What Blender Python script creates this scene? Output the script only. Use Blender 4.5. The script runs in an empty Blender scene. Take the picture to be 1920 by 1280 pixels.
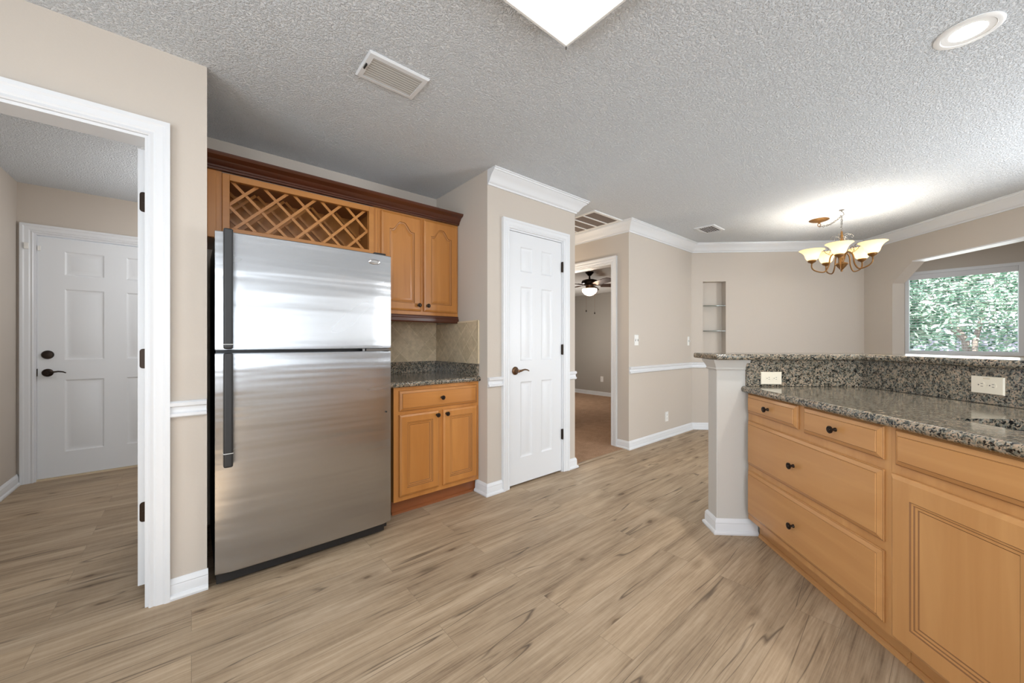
import bpy, bmesh, math, random
from mathutils import Matrix, Vector
random.seed(7)
R = math.radians
scene = bpy.context.scene
COL = scene.collection

# ------------------------------------------------------------------ camera
FPX = 709.3; CY = 641.3; CAMH = 1.15; YAW = 49.72      # yaw of the view direction from +X
cam = bpy.data.cameras.new('camera'); camo = bpy.data.objects.new('camera', cam); COL.objects.link(camo)
cam.sensor_width = 36.0; cam.lens = 36.0 * FPX / 1920.0; cam.clip_start = 0.02; cam.clip_end = 200
cam.shift_y = (CY - 640.0) / 1920.0
camo.location = (0, 0, CAMH); camo.rotation_euler = (R(90), 0, R(YAW - 90))
scene.camera = camo
DROT = R(YAW - 90 - 3.5)                                # the diagonal part of the house (bar, dining room)

# ------------------------------------------------------------------ world, sun, exposure
w = bpy.data.worlds.new('world'); scene.world = w; w.use_nodes = True
bg = w.node_tree.nodes['Background']; bg.inputs[0].default_value = (0.80, 0.90, 1.0, 1); bg.inputs[1].default_value = 4.5
scene.view_settings.view_transform = 'Standard'; scene.view_settings.look = 'None'
scene.view_settings.gamma = 1.0; scene.view_settings.use_curve_mapping = False
scene.view_settings.exposure = -0.12

def lamp(name, kind, loc, energy, color=(1, 1, 1), rot=(0, 0, 0), **kw):
    l = bpy.data.lights.new(name, kind); l.energy = energy; l.color = color
    for k, v in kw.items(): setattr(l, k, v)
    o = bpy.data.objects.new(name, l); o.location = loc; o.rotation_euler = rot; COL.objects.link(o)
    return o
lamp('sun', 'SUN', (-6, -2, 9), 22.0, (1, .95, .86), (R(38), 0, R(-75)), angle=R(1))
# daylight through the window to the left of the camera
lamp('left_window_daylight', 'AREA', (-1.52, 0.55, 1.45), 12, (.90, .95, 1.0), (R(90), 0, R(-90)), shape='RECTANGLE', size=1.5, size_y=1.3)
lamp('rear_fill', 'AREA', (-0.3, -4.85, 1.20), 24, (.88, .94, 1.0), (R(90), 0, 0), shape='RECTANGLE', size=2.2, size_y=1.0)  # added fill light behind the camera, no window known there
lamp('bay_daylight', 'AREA', (7.18, 0.0, 1.55), 8, (.93, .97, 1.0), (R(90), 0, R(90)), shape='RECTANGLE', size=.9, size_y=.95)

_c, _s = math.cos(DROT), math.sin(DROT)
lamp('dining_fill', 'AREA', (_c * 4.17 - _s * 2.0, _s * 4.17 + _c * 2.0, 1.25), 84, (.90, .95, 1.0), (R(90), 0, DROT + R(90)), shape='RECTANGLE', size=1.4, size_y=1.5)  # unseen area light added to brighten the dining walls
# unseen area light added at the rear left as fill
lamp('rear_left_fill', 'AREA', (-1.52, -2.65, 1.45), 84, (.88, .94, 1.0), (R(90), 0, R(-90)), shape='RECTANGLE', size=2.0, size_y=1.3)
# ------------------------------------------------------------------ materials
def mat(name, base=(.8, .8, .8), rough=.5, metal=0.0, spec=None, emis=None, estr=0.0):
    m = bpy.data.materials.new(name); m.use_nodes = True
    p = m.node_tree.nodes['Principled BSDF']
    p.inputs['Base Color'].default_value = (*base, 1); p.inputs['Roughness'].default_value = rough
    p.inputs['Metallic'].default_value = metal
    if spec is not None: p.inputs['Specular IOR Level'].default_value = spec
    if emis: p.inputs['Emission Color'].default_value = (*emis, 1); p.inputs['Emission Strength'].default_value = estr
    return m
class NT:
    def __init__(s, m): s.t = m.node_tree; s.p = s.t.nodes['Principled BSDF']
    def n(s, kind, **kw):
        nd = s.t.nodes.new(kind)
        for k, v in kw.items():
            if k.startswith('i_'):
                key = k[2:].replace('_', ' ')
                nd.inputs[key].default_value = v
            else: setattr(nd, k, v)
        return nd
    def l(s, a, b): s.t.links.new(a, b)
    def coords(s, scale=(1, 1, 1), rot=(0, 0, 0), src='Object'):
        tc = s.n('ShaderNodeTexCoord'); mp = s.n('ShaderNodeMapping')
        mp.inputs['Scale'].default_value = scale; mp.inputs['Rotation'].default_value = rot
        s.l(tc.outputs[src], mp.inputs['Vector']); return mp.outputs['Vector']
    def noise(s, vec, scale, detail=2, rough=.5, dist=0.0):
        nd = s.n('ShaderNodeTexNoise'); nd.inputs['Scale'].default_value = scale; nd.inputs['Detail'].default_value = detail
        nd.inputs['Roughness'].default_value = rough; nd.inputs['Distortion'].default_value = dist
        s.l(vec, nd.inputs['Vector']); return nd.outputs['Fac']
    def ramp(s, fac, stops, interp='LINEAR'):
        nd = s.n('ShaderNodeValToRGB'); nd.color_ramp.interpolation = interp
        el = nd.color_ramp.elements
        while len(el) < len(stops): el.new(0.5)
        for e, (p, c) in zip(el, stops): e.position = p; e.color = (*c, 1) if len(c) == 3 else c
        s.l(fac, nd.inputs['Fac']); return nd.outputs['Color']
    def mix(s, a, b, fac, blend='MIX'):
        nd = s.n('ShaderNodeMix', data_type='RGBA', blend_type=blend)
        for sock, v in ((nd.inputs['Factor'], fac), (nd.inputs['A'], a), (nd.inputs['B'], b)):
            if isinstance(v, (int, float)): sock.default_value = v
            elif isinstance(v, tuple): sock.default_value = (*v, 1)
            else: s.l(v, sock)
        return nd.outputs['Result']
    def math(s, op, a, b=None):
        nd = s.n('ShaderNodeMath', operation=op)
        for i, v in enumerate((a, b)):
            if v is None: continue
            if isinstance(v, (int, float)): nd.inputs[i].default_value = v
            else: s.l(v, nd.inputs[i])
        return nd.outputs[0]
    def bump(s, h, dist, strength=1.0, normal=None):
        nd = s.n('ShaderNodeBump'); nd.inputs['Distance'].default_value = dist; nd.inputs['Strength'].default_value = strength
        s.l(h, nd.inputs['Height'])
        if normal is not None: s.l(normal, nd.inputs['Normal'])
        s.l(nd.outputs['Normal'], s.p.inputs['Normal']); return nd.outputs['Normal']
    def base(s, c): s.l(c, s.p.inputs['Base Color'])
    def rough(s, c): s.l(c, s.p.inputs['Roughness'])

M = {}
def wall_paint(name, c):
    m = mat(name, c, .72, spec=.25); t = NT(m); v = t.coords()
    h = t.noise(v, 95, 3, .55); t.bump(h, .0012, .5)
    k = t.noise(v, .9, 2); t.base(t.mix(tuple(x * .97 for x in c), tuple(min(1, x * 1.03) for x in c), k)); return m
M['wall'] = wall_paint('wall_paint', (.575, .515, .450))
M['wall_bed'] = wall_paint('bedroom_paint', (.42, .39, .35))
M['wall_knee'] = wall_paint('knee_wall_paint', (.56, .535, .495))
m = mat('textured_ceiling', (.79, .825, .86), .85, spec=.15); t = NT(m); v = t.coords()
h1 = t.noise(v, 105, 3, .6, .3); h2 = t.ramp(h1, [(.42, (0, 0, 0)), (.66, (1, 1, 1))]); t.bump(h2, .0080, .9); M['ceiling'] = m
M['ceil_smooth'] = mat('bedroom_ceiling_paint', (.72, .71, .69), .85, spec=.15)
M['trim'] = mat('white_trim_paint', (.745, .758, .775), .38)
m = mat('white_door_paint', (.745, .758, .775), .36); t = NT(m); t.bump(t.noise(t.coords(), 60, 3), .0008, .3); M['door'] = m
M['door_back'] = mat('entry_door_paint', (.77, .79, .81), .42)
M['white_metal'] = mat('white_enamel_metal', (.78, .78, .76), .4)
M['vent_metal'] = mat('vent_enamel', (.62, .62, .60), .45)
M['vent_frame'] = mat('white_vent_frame', (.70, .72, .74), .45)
M['slat_grey'] = mat('grey_vent_slat', (.46, .45, .43), .5)
M['filter'] = mat('dusty_filter', (.20, .165, .145), .9)
M['dark'] = mat('dark_void', (.02, .018, .016), .8)
M['bronze'] = mat('oil_rubbed_bronze', (.035, .024, .018), .35, .85)
M['bronze_hi'] = mat('worn_bronze', (.16, .090, .050), .35, .9)
M['gold'] = mat('antique_gold_metal', (.22, .112, .038), .36, .75)
M['steel_dark'] = mat('pewter_chain', (.18, .17, .16), .4, .9)
M['chrome'] = mat('polished_chrome', (.8, .8, .8), .14, 1.0)
M['black'] = mat('black_plastic', (.015, .015, .016), .38)
m = mat('black_handle_plastic', (.02, .02, .021), .42); t = NT(m); t.bump(t.noise(t.coords(), 500, 2), .0004, .6); M['handle'] = m
M['plate'] = mat('white_plastic_plate', (.86, .85, .82), .3)
M['plate_cream'] = mat('cream_plastic_plate', (.86, .78, .63), .3)
M['slot'] = mat('receptacle_slot', (.05, .04, .035), .6)
m = mat('shelf_glass', (.42, .50, .46), .03); m.node_tree.nodes['Principled BSDF'].inputs['Transmission Weight'].default_value = .9; M['glass'] = m
m = mat('window_glass', (1, 1, 1), .0); m.node_tree.nodes['Principled BSDF'].inputs['Transmission Weight'].default_value = 1.0
m.node_tree.nodes['Principled BSDF'].inputs['IOR'].default_value = 1.02; M['pane'] = m

# brushed stainless steel of the refrigerator
m = mat('brushed_stainless', (.47, .477, .49), .27, 1.0); t = NT(m)
t.p.inputs['Anisotropic'].default_value = .85
tg = t.n('ShaderNodeCombineXYZ'); tg.inputs[0].default_value = 1.0; t.l(tg.outputs[0], t.p.inputs['Tangent'])
n = t.noise(t.coords((420, 3, 3)), 1.0, 3, .6)
n2 = t.noise(t.coords((1.1, 1.1, 2.4)), 1.6, 2, .5, .4)
rr = t.n('ShaderNodeMapRange'); rr.inputs['To Min'].default_value = .22; rr.inputs['To Max'].default_value = .30; t.l(n2, rr.inputs['Value']); t.rough(rr.outputs[0])
hh = t.math('ADD', t.math('MULTIPLY', n, .03), t.noise(t.coords((.35, .5, 7.0)), 1.5, 2)); t.bump(hh, .010, .35)
M['steel'] = m
M['steel_sink'] = mat('sink_steel', (.35, .35, .35), .3, 1.0)

def wood(name, dark, light, grain='z', rough=.36, scale=1.0, coat=.15):
    m = mat(name, light, rough); t = NT(m)
    sc = {'z': (14, 14, 1.3), 'x': (1.3, 14, 14), 'y': (14, 1.3, 14)}[grain]
    v = t.coords(tuple(a * scale for a in sc))
    a = t.noise(v, 1.0, 4, .55, .7)
    b = t.noise(t.coords(tuple(a * scale * .16 for a in sc)), 1.6, 2, .5, .3)
    f = t.math('ADD', t.math('MULTIPLY', a, .55), t.math('MULTIPLY', b, .45))
    t.base(t.ramp(f, [(.28, dark), (.52, tuple((x + y) / 2 for x, y in zip(dark, light))), (.70, light)]))
    t.p.inputs['Coat Weight'].default_value = coat; t.p.inputs['Coat Roughness'].default_value = .25
    return m
M['oak_v'] = wood('honey_maple_upright', (.40, .150, .030), (.585, .255, .064), 'z')
M['oak_h'] = wood('honey_maple_level', (.40, .150, .030), (.585, .255, .064), 'x')
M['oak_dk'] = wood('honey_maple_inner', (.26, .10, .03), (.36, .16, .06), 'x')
M['oak2_v'] = wood('golden_maple_upright', (.47, .220, .072), (.625, .335, .128), 'z')
M['oak2_h'] = wood('golden_maple_level', (.47, .220, .072), (.625, .335, .128), 'y')
M['cherry'] = wood('dark_cherry', (.050, .014, .006), (.115, .032, .013), 'x', .28)
M['cherry_lt'] = wood('reddish_toe_board', (.20, .06, .018), (.32, .105, .035), 'x', .35)
M['glaze'] = mat('dark_glaze_groove', (.22, .095, .030), .5)
M['blade'] = wood('fan_blade_walnut', (.045, .018, .010), (.11, .045, .022), 'x', .4)

# granite
m = mat('speckled_granite', (.3, .27, .22), .12); t = NT(m); v = t.coords()
vo = t.n('ShaderNodeTexVoronoi'); vo.inputs['Scale'].default_value = 190; vo.inputs['Randomness'].default_value = 1
vd = t.n('ShaderNodeVectorMath', operation='ADD'); t.l(v, vd.inputs[0])
nz = t.n('ShaderNodeTexNoise'); nz.inputs['Scale'].default_value = 60; nz.inputs['Detail'].default_value = 3; t.l(v, nz.inputs['Vector'])
vs = t.n('ShaderNodeVectorMath', operation='SCALE'); vs.inputs['Scale'].default_value = .022; t.l(nz.outputs['Color'], vs.inputs[0]); t.l(vs.outputs[0], vd.inputs[1])
t.l(vd.outputs[0], vo.inputs['Vector'])
sp = t.n('ShaderNodeSeparateColor'); t.l(vo.outputs['Color'], sp.inputs[0])
c1 = t.ramp(sp.outputs[0], [(0, (.012, .012, .012)), (.15, (.075, .078, .070)), (.31, (.19, .19, .165)), (.50, (.34, .285, .215)), (.72, (.42, .325, .245)), (.9, (.30, .295, .26))], 'CONSTANT')
c2 = t.ramp(t.noise(v, 38, 4, .65), [(.36, (.16, .16, .14)), (.46, (.75, .74, .68)), (.62, (1.08, 1.0, .92))])
t.base(t.mix(c1, c2, .85, 'MULTIPLY')); t.p.inputs['Specular IOR Level'].default_value = .55; M['granite'] = m

# vinyl plank floor: knotty bleached oak print
m = mat('vinyl_plank', (.45, .33, .22), .52, spec=.35); t = NT(m); v = t.coords()
br = t.n('ShaderNodeTexBrick'); br.offset = .37; br.offset_frequency = 2; br.squash = 1
for k, val in (('Scale', 1.0), ('Mortar Size', .0008), ('Mortar Smooth', .3), ('Brick Width', 1.22), ('Row Height', .152), ('Bias', 0.0)): br.inputs[k].default_value = val
br.inputs['Color1'].default_value = (0, 0, 0, 1); br.inputs['Color2'].default_value = (1, 1, 1, 1); br.inputs['Mortar'].default_value = (.5, .5, .5, 1)
t.l(v, br.inputs['Vector'])
off = t.n('ShaderNodeVectorMath', operation='SCALE'); off.inputs['Scale'].default_value = 9.0; t.l(br.outputs['Color'], off.inputs[0])
va = t.n('ShaderNodeVectorMath', operation='ADD'); t.l(v, va.inputs[0]); t.l(off.outputs[0], va.inputs[1])
def st(sx, sy):
    mp = t.n('ShaderNodeMapping'); mp.inputs['Scale'].default_value = (sx, sy, 1); t.l(va.outputs[0], mp.inputs['Vector']); return mp.outputs[0]
blotch = t.noise(st(1.3, 8.5), 1.0, 4, .60, .5)
mid = t.noise(st(2.0, 28), 1.0, 4, .60, .6)
fine = t.noise(st(4.5, 150), 1.0, 4, .65, .4)
saw = t.noise(st(70, 9), 1.0, 2, .6)
f = t.math('ADD', t.math('ADD', t.math('MULTIPLY', blotch, .38), t.math('MULTIPLY', mid, .24)), t.math('ADD', t.math('MULTIPLY', fine, .36), t.math('MULTIPLY', saw, .035)))
col = t.ramp(f, [(.37, (.180, .124, .078)), (.435, (.305, .220, .142)), (.505, (.395, .293, .192)), (.58, (.470, .358, .243)), (.69, (.545, .432, .310))])
ck = t.noise(st(.6, 8.5), 1.0, 2, .5, .35)
line = t.math('ABSOLUTE', t.math('SUBTRACT', ck, .5))
msk = t.ramp(t.noise(st(1.6, 4.0), 1.3, 2), [(.44, (0, 0, 0)), (.56, (1, 1, 1))])
cr = t.math('MULTIPLY', t.ramp(line, [(.0, (1, 1, 1)), (.011, (0, 0, 0))]), msk)
col = t.mix(col, (.085, .058, .038), t.math('MULTIPLY', cr, .85))
kn = t.n('ShaderNodeTexVoronoi'); kn.inputs['Scale'].default_value = 1.0; kn.inputs['Randomness'].default_value = .9
wob = t.n('ShaderNodeTexNoise'); wob.inputs['Scale'].default_value = 14; t.l(va.outputs[0], wob.inputs['Vector'])
ws = t.n('ShaderNodeVectorMath', operation='SCALE'); ws.inputs['Scale'].default_value = .16; t.l(wob.outputs['Color'], ws.inputs[0])
wa = t.n('ShaderNodeVectorMath', operation='ADD'); t.l(st(3.0, 7.6), wa.inputs[0]); t.l(ws.outputs[0], wa.inputs[1]); t.l(wa.outputs[0], kn.inputs['Vector'])
ksep = t.n('ShaderNodeSeparateColor'); t.l(kn.outputs['Color'], ksep.inputs[0])
ksel = t.math('GREATER_THAN', ksep.outputs[0], .55)
kcol = t.ramp(kn.outputs['Distance'], [(.0, (.16, .12, .09)), (.045, (.42, .36, .31)), (.075, (.30, .25, .21)), (.12, (.72, .69, .66)), (.26, (1, 1, 1))])
col = t.mix(col, kcol, t.math('MULTIPLY', ksel, .92), 'MULTIPLY')
tone = t.ramp(br.outputs['Color'], [(0, (.93, .93, .94)), (1, (1.05, 1.04, 1.03))])
col = t.mix(col, tone, 1.0, 'MULTIPLY')
col = t.mix(col, (.13, .095, .065), t.math('MULTIPLY', br.outputs['Fac'], .6))
t.base(col); t.bump(t.math('ADD', t.math('MULTIPLY', fine, .5), t.math('MULTIPLY', br.outputs['Fac'], -1.0)), .0010, .6)
M['floor'] = m
m = mat('tan_carpet', (.45, .28, .17), .95, spec=.05); t = NT(m); v = t.coords(); n = t.noise(v, 150, 3, .7)
n2 = t.noise(v, 9, 3, .6)
t.base(t.mix(t.ramp(n, [(.3, (.30, .185, .120)), (.7, (.62, .42, .285))]), t.ramp(n2, [(.3, (.86, .84, .82)), (.7, (1.05, 1.05, 1.05))]), 1.0, 'MULTIPLY'))
t.bump(n, .012, 1.0); M['carpet'] = m
# diagonal travertine tile (UV in metres)
m = mat('travertine_tile', (.5, .42, .3), .5); t = NT(m)
v = t.coords((1, 1, 1), (0, 0, R(45)), 'UV')
br = t.n('ShaderNodeTexBrick'); br.offset = 0
for k, val in (('Scale', 1.0), ('Mortar Size', .0022), ('Mortar Smooth', .3), ('Brick Width', .108), ('Row Height', .108)): br.inputs[k].default_value = val
br.inputs['Color1'].default_value = (.52, .42, .285, 1); br.inputs['Color2'].default_value = (.66, .545, .39, 1); br.inputs['Mortar'].default_value = (.74, .64, .47, 1)
t.l(v, br.inputs['Vector'])
n = t.noise(v, 22, 4, .65)
t.base(t.mix(br.outputs['Color'], t.ramp(n, [(.3, (.80, .78, .74)), (.65, (1.08, 1.07, 1.04))]), 1.0, 'MULTIPLY'))
t.bump(t.math('ADD', t.math('MULTIPLY', br.outputs['Fac'], -1.0), t.math('MULTIPLY', n, .3)), .003, .7); M['tile'] = m
M['tile_edge'] = mat('travertine_pencil_trim', (.68, .56, .38), .5)
M['diffuser'] = mat('lit_acrylic_diffuser', (.9, .9, .88), .4, emis=(1, .985, .95), estr=1.15)
M['tube'] = mat('fluorescent_tube', (.9, .9, .9), .4, emis=(1, .98, .95), estr=5)
M['bulb'] = mat('recessed_lamp_lens', (.9, .9, .9), .4, emis=(1, .98, .94), estr=25)
M['can_white'] = mat('recessed_can_white', (.85, .85, .84), .35)
m = M['diffuser']; t = NT(m); tc = t.n('ShaderNodeTexCoord'); sx = t.n('ShaderNodeSeparateXYZ'); t.l(tc.outputs['Object'], sx.inputs[0])
cs = t.math('COSINE', t.math('MULTIPLY', t.math('ADD', sx.outputs[1], .155), 20.5))       # four tubes glow through
t.l(t.math('ADD', t.math('MULTIPLY', cs, .16), .80), t.p.inputs['Emission Strength'])
def glow_glass(name, c, e, s):
    m = mat(name, c, .3, emis=e, estr=s); t = NT(m)
    tr = t.n('ShaderNodeBsdfTranslucent'); tr.inputs['Color'].default_value = (*c, 1)
    mx = t.n('ShaderNodeMixShader'); mx.inputs[0].default_value = .55
    out = t.t.nodes['Material Output']
    t.l(t.p.outputs[0], mx.inputs[1]); t.l(tr.outputs[0], mx.inputs[2]); t.l(mx.outputs[0], out.inputs[0]); return m
M['shade'] = glow_glass('amber_alabaster_glass', (.92, .80, .55), (1.0, .80, .44), 1.15)
M['bowl'] = glow_glass('frosted_fan_bowl', (.95, .85, .75), (1.0, .80, .66), 2.0)
m = mat('evergreen_leaf', (.12, .22, .08), .45); t = NT(m)
oi = t.n('ShaderNodeTexCoord'); n = t.noise(oi.outputs['Object'], 7.5, 3, .7)
t.base(t.ramp(n, [(.28, (.05, .10, .08)), (.42, (.14, .27, .19)), (.54, (.34, .52, .40)), (.64, (.62, .76, .66)), (.72, (.55, .27, .13))])); M['leaf'] = m
M['bark'] = mat('grey_bark', (.22, .19, .17), .9)
M['soil'] = mat('leaf_litter_ground', (.30, .26, .24), .9)
M['fence'] = mat('weathered_fence', (.34, .33, .43), .8)
M['blind'] = mat('white_blind_slat', (.70, .70, .72), .5)
M['cord'] = mat('blind_cord', (.45, .45, .45), .8)

# ------------------------------------------------------------------ mesh helpers
ORI = {}
def D2W(x, y):
    c, s = math.cos(DROT), math.sin(DROT); return (c * x - s * y, s * x + c * y)
class MB:
    def __init__(s, xf=None): s.bm = bmesh.new(); s.xf = xf or Matrix(); s.keep = False; s.alt = None
    def v(s, p): return s.bm.verts.new(s.xf @ Vector(p))
    def f(s, vs):
        try: return s.bm.faces.new(vs)
        except ValueError: return None
    def box(s, x0, y0, z0, x1, y1, z1):
        x0, x1 = min(x0, x1), max(x0, x1); y0, y1 = min(y0, y1), max(y0, y1); z0, z1 = min(z0, z1), max(z0, z1)
        q = [s.v(p) for p in ((x0, y0, z0), (x1, y0, z0), (x1, y1, z0), (x0, y1, z0), (x0, y0, z1), (x1, y0, z1), (x1, y1, z1), (x0, y1, z1))]
        for a in ((3, 2, 1, 0), (4, 5, 6, 7), (0, 1, 5, 4), (1, 2, 6, 5), (2, 3, 7, 6), (3, 0, 4, 7)): s.f([q[i] for i in a])
        return s
    def prism(s, poly, z0, z1):
        a = [s.v((x, y, z0)) for x, y in poly]; b = [s.v((x, y, z1)) for x, y in poly]
        n = len(poly); s.f(a[::-1]); s.f(b)
        for i in range(n): s.f([a[i], a[(i + 1) % n], b[(i + 1) % n], b[i]])
        return s
    def slabpoly(s, pts, y0, y1):
        """polygon in (x,z) pushed through y0..y1"""
        a = [s.v((x, y0, z)) for x, z in pts]; b = [s.v((x, y1, z)) for x, z in pts]
        n = len(pts); s.f(a); s.f(b[::-1])
        for i in range(n): s.f([a[(i + 1) % n], a[i], b[i], b[(i + 1) % n]])
        return s
    def lathe(s, prof, c=(0, 0, 0), axis='z', seg=24, cap=True):
        """prof: list of (r, h) along the axis"""
        rings = []
        for r, h in prof:
            ring = []
            for k in range(seg):
                a = 2 * math.pi * k / seg; x, y = r * math.cos(a), r * math.sin(a)
                p = {'z': (x, y, h), 'y': (x, h, y), 'x': (h, x, y)}[axis]
                ring.append(s.v((c[0] + p[0], c[1] + p[1], c[2] + p[2])))
            rings.append(ring)
        for A, B in zip(rings, rings[1:]):
            for k in range(seg): s.f([A[k], A[(k + 1) % seg], B[(k + 1) % seg], B[k]])
        if not cap: return s
        if prof[0][0] > 1e-5: s.f(rings[0][::-1])
        if prof[-1][0] > 1e-5: s.f(rings[-1])
        return s
    def tube(s, pts, r, seg=8, closed=False):
        pts = [Vector(p) for p in pts]; n = len(pts); rs = r if isinstance(r, (list, tuple)) else [r] * n
        rings = []; up = None
        for i, p in enumerate(pts):
            a = pts[(i - 1) % n] if (closed or i > 0) else p; b = pts[(i + 1) % n] if (closed or i < n - 1) else p
            d = (b - a).normalized()
            if up is None: up = Vector((0, 0, 1)) if abs(d.z) < .9 else Vector((1, 0, 0))
            u = d.cross(up).normalized(); up = u.cross(d).normalized()
            rings.append([s.v(p + (u * math.cos(2 * math.pi * k / seg) + up * math.sin(2 * math.pi * k / seg)) * rs[i]) for k in range(seg)])
        pr = list(zip(rings, rings[1:])) + ([(rings[-1], rings[0])] if closed else [])
        for A, B in pr:
            for k in range(seg): s.f([A[k], A[(k + 1) % seg], B[(k + 1) % seg], B[k]])
        if not closed: s.f(rings[0][::-1]); s.f(rings[-1])
        return s
    def sweep(s, path, prof, z=0.0, closed=False):
        """path: (x,y) points; prof: closed polygon of (out, z); out is to the RIGHT of travel; mitred"""
        n = len(path); rings = []
        P = [Vector(p) for p in path]
        for i in range(n):
            d0 = (P[i] - P[i - 1]).normalized() if i > 0 or closed else None
            d1 = (P[(i + 1) % n] - P[i]).normalized() if i < n - 1 or closed else None
            if d0 is None: d0 = d1
            if d1 is None: d1 = d0
            n0 = Vector((d0.y, -d0.x)); n1 = Vector((d1.y, -d1.x)); mt = (n0 + n1); mt = mt / mt.length_squared * 2
            rings.append([s.v((P[i].x + mt.x * o, P[i].y + mt.y * o, z + h)) for o, h in prof])
        k = len(prof)
        for A, B in list(zip(rings, rings[1:])) + ([(rings[-1], rings[0])] if closed else []):
            for j in range(k): s.f([A[j], B[j], B[(j + 1) % k], A[(j + 1) % k]])
        if not closed: s.f(rings[0]); s.f(rings[-1][::-1])
        return s
    def board(s, x0, z0, x1, z1, t, panels=(), prof=((0, 0), (.004, .004), (.03, .004), (.045, .0)), edge=(.0, .0), glaze=(), eglaze=()):
        """upright board, front at y=0 facing -y, thickness t; panels are inset rectangles with ring profile (inset, depth); edge=[(inset, depth)...]"""
        s.keep = True
        if isinstance(edge[0], (int, float)): edge = (edge,)
        def rect(i, y): return [s.v((x0 + i, y, z0 + i)), s.v((x1 - i, y, z0 + i)), s.v((x1 - i, y, z1 - i)), s.v((x0 + i, y, z1 - i))]
        def ring(A, B, g=False):
            for k in range(4):
                fc = s.f([A[k], A[(k + 1) % 4], B[(k + 1) % 4], B[k]])
                if g and fc: fc.material_index = 1; s.alt = 'glaze'
        back = rect(0, t); s.f(back[::-1]); cur = back
        for n_, (i, d) in enumerate(edge):
            nx = rect(i, d); ring(cur, nx, n_ in eglaze); cur = nx
        e = max(i for i, d in edge)
        X = sorted({x0 + e, x1 - e} | {p[0] for p in panels} | {p[2] for p in panels}); Z = sorted({z0 + e, z1 - e} | {p[1] for p in panels} | {p[3] for p in panels})
        ed = [d for i, d in edge if i == e][-1]
        V = {(i, j): s.v((x, ed, z)) for i, x in enumerate(X) for j, z in enumerate(Z)}
        for i in range(len(X) - 1):
            for j in range(len(Z) - 1):
                cx, cz = (X[i] + X[i + 1]) / 2, (Z[j] + Z[j + 1]) / 2
                if any(p[0] < cx < p[2] and p[1] < cz < p[3] for p in panels): continue
                s.f([V[i, j], V[i + 1, j], V[i + 1, j + 1], V[i, j + 1]])
        for a, b, c, d in panels:
            cur = None
            for n_, (i, dep) in enumerate(prof):
                nx = [s.v((a + i, ed + dep, b + i)), s.v((c - i, ed + dep, b + i)), s.v((c - i, ed + dep, d - i)), s.v((a + i, ed + dep, d - i))]
                if cur: ring(cur, nx, n_ in glaze)
                cur = nx
            s.f(cur)
        return s
    def build(s, name, m, parent=None, frame='H', origin=(0, 0, 0), smooth=False, bevel=0, merge=True, bseg=2):
        if merge: bmesh.ops.remove_doubles(s.bm, verts=s.bm.verts, dist=1e-5)
        if not s.keep: bmesh.ops.recalc_face_normals(s.bm, faces=s.bm.faces)
        if parent is not None: origin = ORI[parent.name][1]
        bmesh.ops.translate(s.bm, verts=s.bm.verts, vec=-Vector(origin))
        me = bpy.data.meshes.new(name); s.bm.to_mesh(me); s.bm.free()
        me.materials.append(M[m] if isinstance(m, str) else m)
        if s.alt: me.materials.append(M[s.alt])
        o = bpy.data.objects.new(name, me); COL.objects.link(o)
        if parent is not None:
            o.parent = parent; ORI[o.name] = ORI[parent.name]
        else:
            if frame == 'D': o.location = (*D2W(origin[0], origin[1]), origin[2]); o.rotation_euler = (0, 0, DROT)
            else: o.location = origin
            ORI[o.name] = (frame, origin)
        if smooth:
            for p in me.polygons: p.use_smooth = True
            if smooth != 'all':
                md = o.modifiers.new('es', 'EDGE_SPLIT'); md.split_angle = R(smooth if smooth is not True else 35)
        if bevel:
            b = o.modifiers.new('bevel', 'BEVEL'); b.width = bevel; b.segments = bseg; b.limit_method = 'ANGLE'; b.angle_limit = R(40)
        return o
def thing(name, label, cat, frame='H', origin=(0, 0, 0), group=None):
    o = bpy.data.objects.new(name, None); COL.objects.link(o); o.empty_display_size = .05
    if frame == 'D': o.location = (*D2W(origin[0], origin[1]), origin[2]); o.rotation_euler = (0, 0, DROT)
    else: o.location = origin
    ORI[o.name] = (frame, origin); tag(o, label, cat, group); return o
def tag(o, label, cat, group=None):
    o['label'] = label; o['category'] = cat
    if group: o['group'] = group
    return o
def struct(o): o['kind'] = 'structure'; return o
def lab(o, label): o['label'] = label; return o
def at(x, y, z): return Matrix.Translation((x, y, z))
# front facing -X (house) or -b (diagonal): local x -> -Y, local depth y -> +X
def face_mx(x, y, z): return Matrix.Translation((x, y, z)) @ Matrix(((0, 1, 0, 0), (-1, 0, 0, 0), (0, 0, 1, 0), (0, 0, 0, 1)))

H = 2.44
YW = 2.28           # plane of the left wall, pantry front and hall wall
# ------------------------------------------------------------------ shell
fl = MB().box(-2.2, -5.6, -.06, 7.6, 6.4, 0).build('floor', 'floor'); struct(fl)
hallcarpet = MB().box(2.69, YW + .05, 0, 3.57, 4.6, .008).box(3.57, 2.50, 0, 3.69, 3.28, .008).box(3.69, 2.40, 0, 6.7, 6.2, .008).build('floor_carpet', 'carpet'); struct(hallcarpet)
strip = MB().box(2.69, YW + .005, 0, 3.57, YW + .05, .007).build('trim_1', 'floor', bevel=.003); struct(strip)
ce = MB().box(-2.2, -5.6, H, 7.6, 6.4, H + .08).build('ceiling', 'ceiling'); struct(ce)
BH = 2.20
struct(MB().box(3.69, 2.41, BH, 6.7, 6.2, H).build('ceiling_bedroom', 'ceil_smooth'))

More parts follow.
